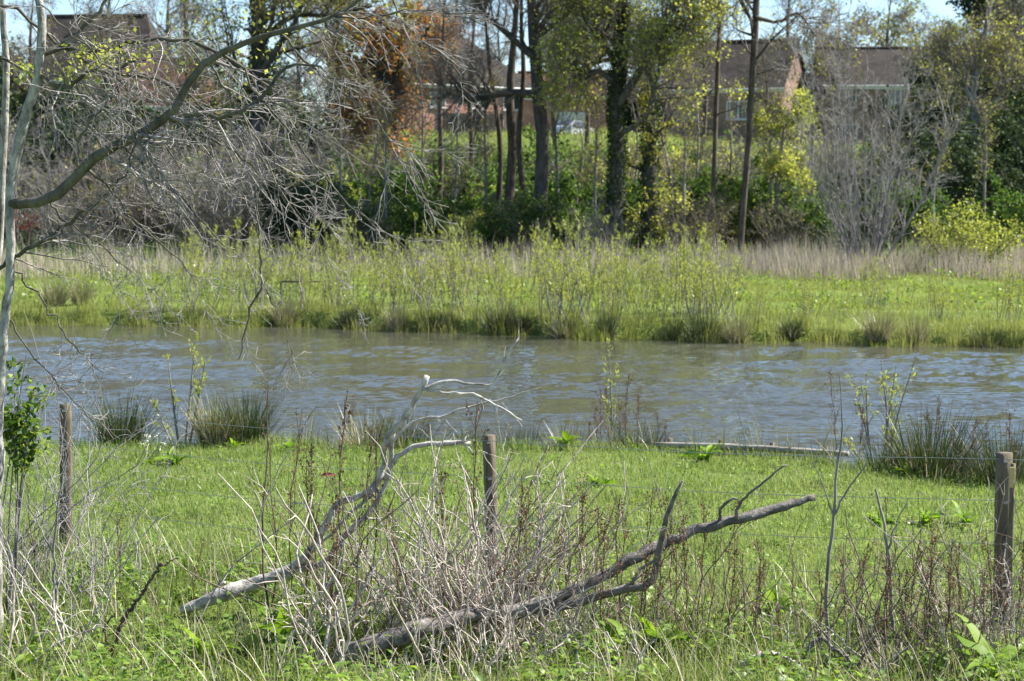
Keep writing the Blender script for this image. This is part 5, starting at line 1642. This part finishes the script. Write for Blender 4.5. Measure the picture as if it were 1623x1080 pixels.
D0 = 12.0
trunkA, rA = trace([(-8, 1000, D0, 40), (-6, 800, D0, 34), (-2, 640, D0, 28), (4, 540, D0, 25), (14, 460, D0, 22), (17, 380, D0, 22), (16, 300, D0, 24), (34, 210, D0, 26), (58, 120, D0, 24), (66, 60, D0, 22), (58, -20, D0, 20), (50, -200, D0, 16), (60, -420, D0, 8)], 60, .006, 1)
trunkA[0, 2] = float(ground_z(trunkA[0, 0], D0)) - .1
trunkB, rB = trace([(-14, 990, D0 + .3, 30), (-10, 600, D0 + .3, 24), (2, 300, D0 + .3, 20), (10, 150, D0 + .3, 18), (6, 20, D0 + .3, 16), (-4, -150, D0 + .3, 12), (0, -300, D0 + .3, 6)], 24, .004, 2)
LIMBS = [
    [(18, 324, 0, 24), (80, 315, -.05, 25), (130, 268, -.1, 24), (190, 228, -.1, 22), (262, 190, -.15, 20), (300, 128, -.2, 17), (350, 86, -.2, 15), (440, 50, -.3, 12), (520, 28, -.3, 9), (580, -8, -.3, 6)],
    [(258, 190, -.15, 12), (310, 180, -.2, 11), (362, 186, -.3, 9), (415, 155, -.3, 9), (445, 112, -.3, 7), (500, 105, -.35, 5), (545, 130, -.35, 3)],
    [(64, 88, 0, 11), (105, 75, .05, 11), (150, 86, .05, 10), (190, 70, .1, 9), (270, 64, .1, 9), (345, 82, .1, 8), (390, 110, .1, 6), (420, 170, .1, 4)],
    [(60, 120, 0, 9), (110, 138, -.1, 10), (130, 118, -.1, 9), (180, 108, -.1, 8), (215, 97, -.1, 5)],
    [(180, 116, -.1, 6), (250, 128, -.1, 6), (290, 145, -.1, 5), (330, 180, -.1, 4)],
    [(62, 95, 0, 9), (110, 60, .1, 8), (150, 28, .1, 8), (175, -10, .1, 6), (200, -60, .1, 4)],
    [(-5, 428, .2, 9), (60, 385, .1, 9), (130, 338, .1, 8), (175, 300, .1, 7), (205, 262, .1, 5)],
    [(200, 222, -.1, 8), (212, 170, -.1, 6), (175, 110, -.2, 5), (110, 50, -.2, 4), (70, 10, -.2, 3)],
    [(125, 270, -.1, 8), (127, 215, -.15, 6), (150, 185, -.15, 6), (190, 183, -.2, 5), (216, 220, -.2, 5), (200, 265, -.2, 3)],
    [(350, 86, -.2, 7), (385, 110, -.25, 6), (405, 150, -.25, 5), (450, 200, -.3, 5), (520, 290, -.3, 4), (580, 350, -.3, 4), (640, 392, -.3, 2)],
    [(500, 35, -.3, 5), (600, 23, -.3, 5), (680, 18, -.3, 4), (760, 26, -.3, 3)],
    [(600, -30, -.2, 5), (640, 35, -.2, 4), (690, 85, -.2, 4), (745, 135, -.2, 3)],
    [(440, 50, -.3, 6), (500, 110, -.3, 5), (545, 150, -.3, 5), (600, 200, -.3, 4), (660, 290, -.3, 2)],
    [(262, 190, -.1, 7), (330, 215, -.1, 6), (400, 265, -.1, 5), (470, 340, -.1, 4), (520, 390, -.1, 2)],
    [(190, 228, -.1, 7), (240, 275, -.05, 6), (290, 320, -.05, 5), (352, 382, -.05, 3)],
    [(130, 268, -.1, 7), (180, 305, 0, 6), (215, 350, 0, 5), (270, 400, 0, 4), (310, 440, 0, 2)],
    [(330, 100, -.2, 6), (395, 200, -.1, 5), (440, 290, -.1, 4), (480, 360, -.1, 2)],
    [(60, 300, .1, 6), (100, 345, .1, 5), (160, 390, .1, 4), (200, 430, .1, 2)],
    [(20, 430, .1, 6), (60, 470, .1, 5), (110, 540, .1, 4), (160, 590, .1, 2)],
    [(10, 500, .1, 5), (50, 560, .1, 4), (120, 640, .1, 3), (190, 700, .1, 2)],
    [(405, 300, -.2, 4), (412, 400, -.2, 5), (415, 455, -.2, 6), (396, 490, -.2, 5), (380, 570, -.2, 3)],
    [(413, 452, -.2, 4), (440, 490, -.2, 3), (468, 570, -.2, 2)],
    [(-20, 0, .1, 9), (30, 20, .1, 8), (80, 60, .1, 7), (150, 110, .1, 6), (240, 200, .1, 4), (300, 290, .1, 3)],
    [(0, 90, .1, 8), (60, 130, .1, 7), (110, 170, .1, 6), (170, 240, .1, 4), (220, 300, .1, 3)],
]
ex = [trace(q(l, D0), 18, .010, 90 + k) for k, l in enumerate(LIMBS)]
g = rnd(91)
base = trunkA[0]
t = thing('bare_tree', 'pale-barked bare tree at the left edge with drooping twigs', 'tree', base)
mb = MB()
mb.tubes(trunkA, rA * .62, 14, 0, False, .07, 1)
mb.tubes(trunkB, rB * .6, 12, 0, False, .07, 2)
obj('trunk', mb, M['bark_pale'], t, True, base)
mb = MB()
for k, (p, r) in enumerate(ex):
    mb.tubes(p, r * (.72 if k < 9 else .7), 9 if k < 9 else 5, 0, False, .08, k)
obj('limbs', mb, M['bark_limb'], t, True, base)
mb = MB()
Pp, Rp = np.stack([e[0] for e in ex]), np.stack([e[1] for e in ex])
quiet = np.array([k in (10, 11, 18, 19, 20, 21) for k in range(len(LIMBS))])
P1, R1 = grow(Pp[~quiet], Rp[~quiet], 11, .08, 1, .70, .75, 8, .38, g, (.35, 0, -.38), .17, rmin=.0026, fall=.3, bias=(.3, 0, -.5))
Pq, Rq = grow(Pp[quiet], Rp[quiet], 5, .3, 1, .3, .6, 8, .5, g, (.2, 0, -.3), .12, rmin=.003)
P1, R1 = np.concatenate([P1, Pq]), np.concatenate([R1, Rq])
P2, R2 = grow(P1, R1, 5.5, .15, 1, .26, .75, 5, .65, g, (.15, 0, -.12), .2, rmin=.0022, fall=.3)
P3, R3 = grow(P2, R2, 2.2, .2, 1, .11, .8, 4, .8, g, (.05, 0, .05), .2, rmin=.002)
for a, b in ((P1, R1), (P2, R2), (P3, R3)):
    mb.tubes(a, b, 4)
obj('twigs', mb, M['twig_pale'], t, True, base)
mb = MB()
for cx, cy, sx, sy, n in ((170, 88, 42, 16, 280), (40, 112, 14, 8, 60), (125, 115, 25, 12, 80), (430, 60, 40, 30, 60), (50, 545, 30, 30, 0)):
    pts = np.array([P(cx + g.normal(0, sx), cy + g.normal(0, sy), D0 + g.normal(0, .12)) for _ in range(n)]).reshape(-1, 3)
    mb.leaves(pts, .035, g, .6)
obj('young_leaves', mb, M['lime'], t, True, base)

# leafy bush at the left edge
g = rnd(92)
b = on(14, 12.5)
t = thing('leafy_bush', 'glossy-leaved green bush at the left edge over the fence', 'bush', b)
mb, fb = MB(), MB()
for tx, ty in ((42, 562), (22, 590), (52, 612), (30, 640), (4, 556), (66, 634), (0, 625), (20, 668), (48, 664)):
    p, r = spline([b + np.array([g.normal(0, .05), g.normal(0, .05), 0]), b * .4 + P(tx, ty, 12.5) * .6 + np.array([g.normal(0, .05), 0, 0]), P(tx, ty, 12.5 + g.normal(0, .1))], [.007, .005, .003], 10)
    mb.tubes(p, r, 5)
    P1, R1 = grow(p, r, 7, .7, 1, .2, .8, 4, .6, g, (0, 0, .1), .15, rmin=.0022)
    mb.tubes(P1, R1, 4)
    c_, d_ = scatter(P1, int(g.integers(40, 120)), g, .2, 1, .035)
    fb.leaves(c_, .055, g, .65)
obj('stems', mb, M['bark_grey'], t, True, b)
obj('foliage', fb, M['sprig'], t, True, b)

# ================================================================== NEAR GRASS AND WEEDS
def fence_y(x):
    return np.interp(x, [-3.6, 3.2], [15.0, 12.25])


g = rnd(95)
mb = MB()
N = 270000
d = g.uniform(12.2, 22.5, N)
x = g.uniform(-9.5, 9.5, N)
ok = (d < shore_near(x) + .03) & (np.abs(x) < .29 * d + 2.8)
x, d = x[ok], d[ok]
v = wave2(x, d, 1.1, 76) * .7 + wave2(x, d, .35, 176) * .6
hh = np.clip(.062 * (1 + .5 * v) + .06 * (d > shore_near(x) - .5), .035, .22)
mb.blades(np.stack([x, d, ground_z(x, d)], 1), hh, .0065, g, .45, .9, 3)
N = 9000
k_ = g.integers(0, len(x), N)
mb.blades(np.stack([x[k_], d[k_], ground_z(x[k_], d[k_])], 1), .06, .005, g, .9, .9, 3, 1)
k_ = np.flatnonzero(wave2(x, d, .9, 177) > .55)
k_ = g.choice(k_, 6500)
mb.broad(np.stack([x[k_], d[k_], ground_z(x[k_], d[k_]) + g.uniform(.01, .05, 6500)], 1), .04, .026, g, .3, .8, 4, 2)
fm = MB()
N = 9000
fx = g.uniform(-8, 8, N)
fd = shore_near(fx) + g.normal(.02, .14, N)
ok = wave2(fx, fx * 0, 1.1, 178) + .5 * wave2(fx, fx * 0, .4, 179) + g.normal(0, .2, N) > .35
fx, fd = fx[ok], fd[ok]
fm.blades(np.stack([fx, fd, np.maximum(ground_z(fx, fd), -.05)], 1), np.clip(.34 * (1 + .5 * wave2(fx, fd, .6, 180)), .08, .7), .008, g, .3, .5, 4)
stuff(obj('marsh_grass', fm, M['rush_pale']), 'ragged marsh grass fringing the near waterline', 'grass')
stuff(obj('lawn_grass', mb, [M['near_grass'], M['straw'], M['weed']]), 'short bright green grass between fence and pond', 'grass')
mb = MB()
N = 84000
d = g.uniform(9.0, 16.0, N)
x = g.uniform(-7, 7, N)


def trodden(x, d):
    """flattened ground in front of the two fallen limbs"""
    u = x / (d * _ca) * F + 811.5
    a = ((u > 490) & (u < 700) & (d > 10.4) & (d < 11.5)) | ((u > 262) & (u < 480) & (d > 11.9) & (d < 13.0))
    return a & (g.uniform(0, 1, len(x)) < .88)


ok = ~trodden(x, d) & (d < fence_y(x) + .3 + .25 * wave2(x, x * 0, 1, 77)) & (np.abs(x) < .29 * d + 2.2)
x, d = x[ok], d[ok]
hh = np.clip(.15 * (1 + .45 * wave2(x, d, .8, 78)), .05, .3)
mb.blades(np.stack([x, d, ground_z(x, d)], 1), hh, .0075, g, .35, .9, 4)
stuff(obj('rough_grass', mb, M['rough_grass']), 'rough longer grass on the near side of the wire fence', 'grass')
mb = MB()
N = 3600
d = g.uniform(9.5, 14.8, N)
x = g.uniform(-5, 5, N)
ok = ~trodden(x, d) & (d < fence_y(x) + .4) & (np.abs(x) < .29 * d + .6)
x, d = x[ok], d[ok]
mb.blades(np.stack([x, d, ground_z(x, d)], 1), .42, .005, g, .4, .7, 5)
stuff(obj('dry_grass', mb, M['straw']), 'pale dry grass stems scattered through the foreground weeds', 'grass')
mb = MB()
N = 38000
d = g.uniform(9.5, 14.6, N)
x = g.uniform(-4.6, 4.6, N)
v = wave2(x, d, .9, 79)
ok = ~trodden(x, d) & (d < fence_y(x) + .1 + .3 * v) & (np.abs(x) < .29 * d + .5) & (v + g.normal(0, .35, N) > np.interp(x, [-3, -.5, .5, 3], [-.6, .2, .3, .1]))
x, d, v = x[ok], d[ok], v[ok]
n_ = len(x)
mb.broad(np.stack([x, d, ground_z(x, d) + g.uniform(0, 1, n_) ** 1.4 * np.clip(.13 + .08 * v, .03, .3)], 1), .062, .034, g, .3, .9, 4)
stuff(obj('weeds', mb, M['weed']), 'low leafy nettles and weeds in front of the wire fence', 'weeds')
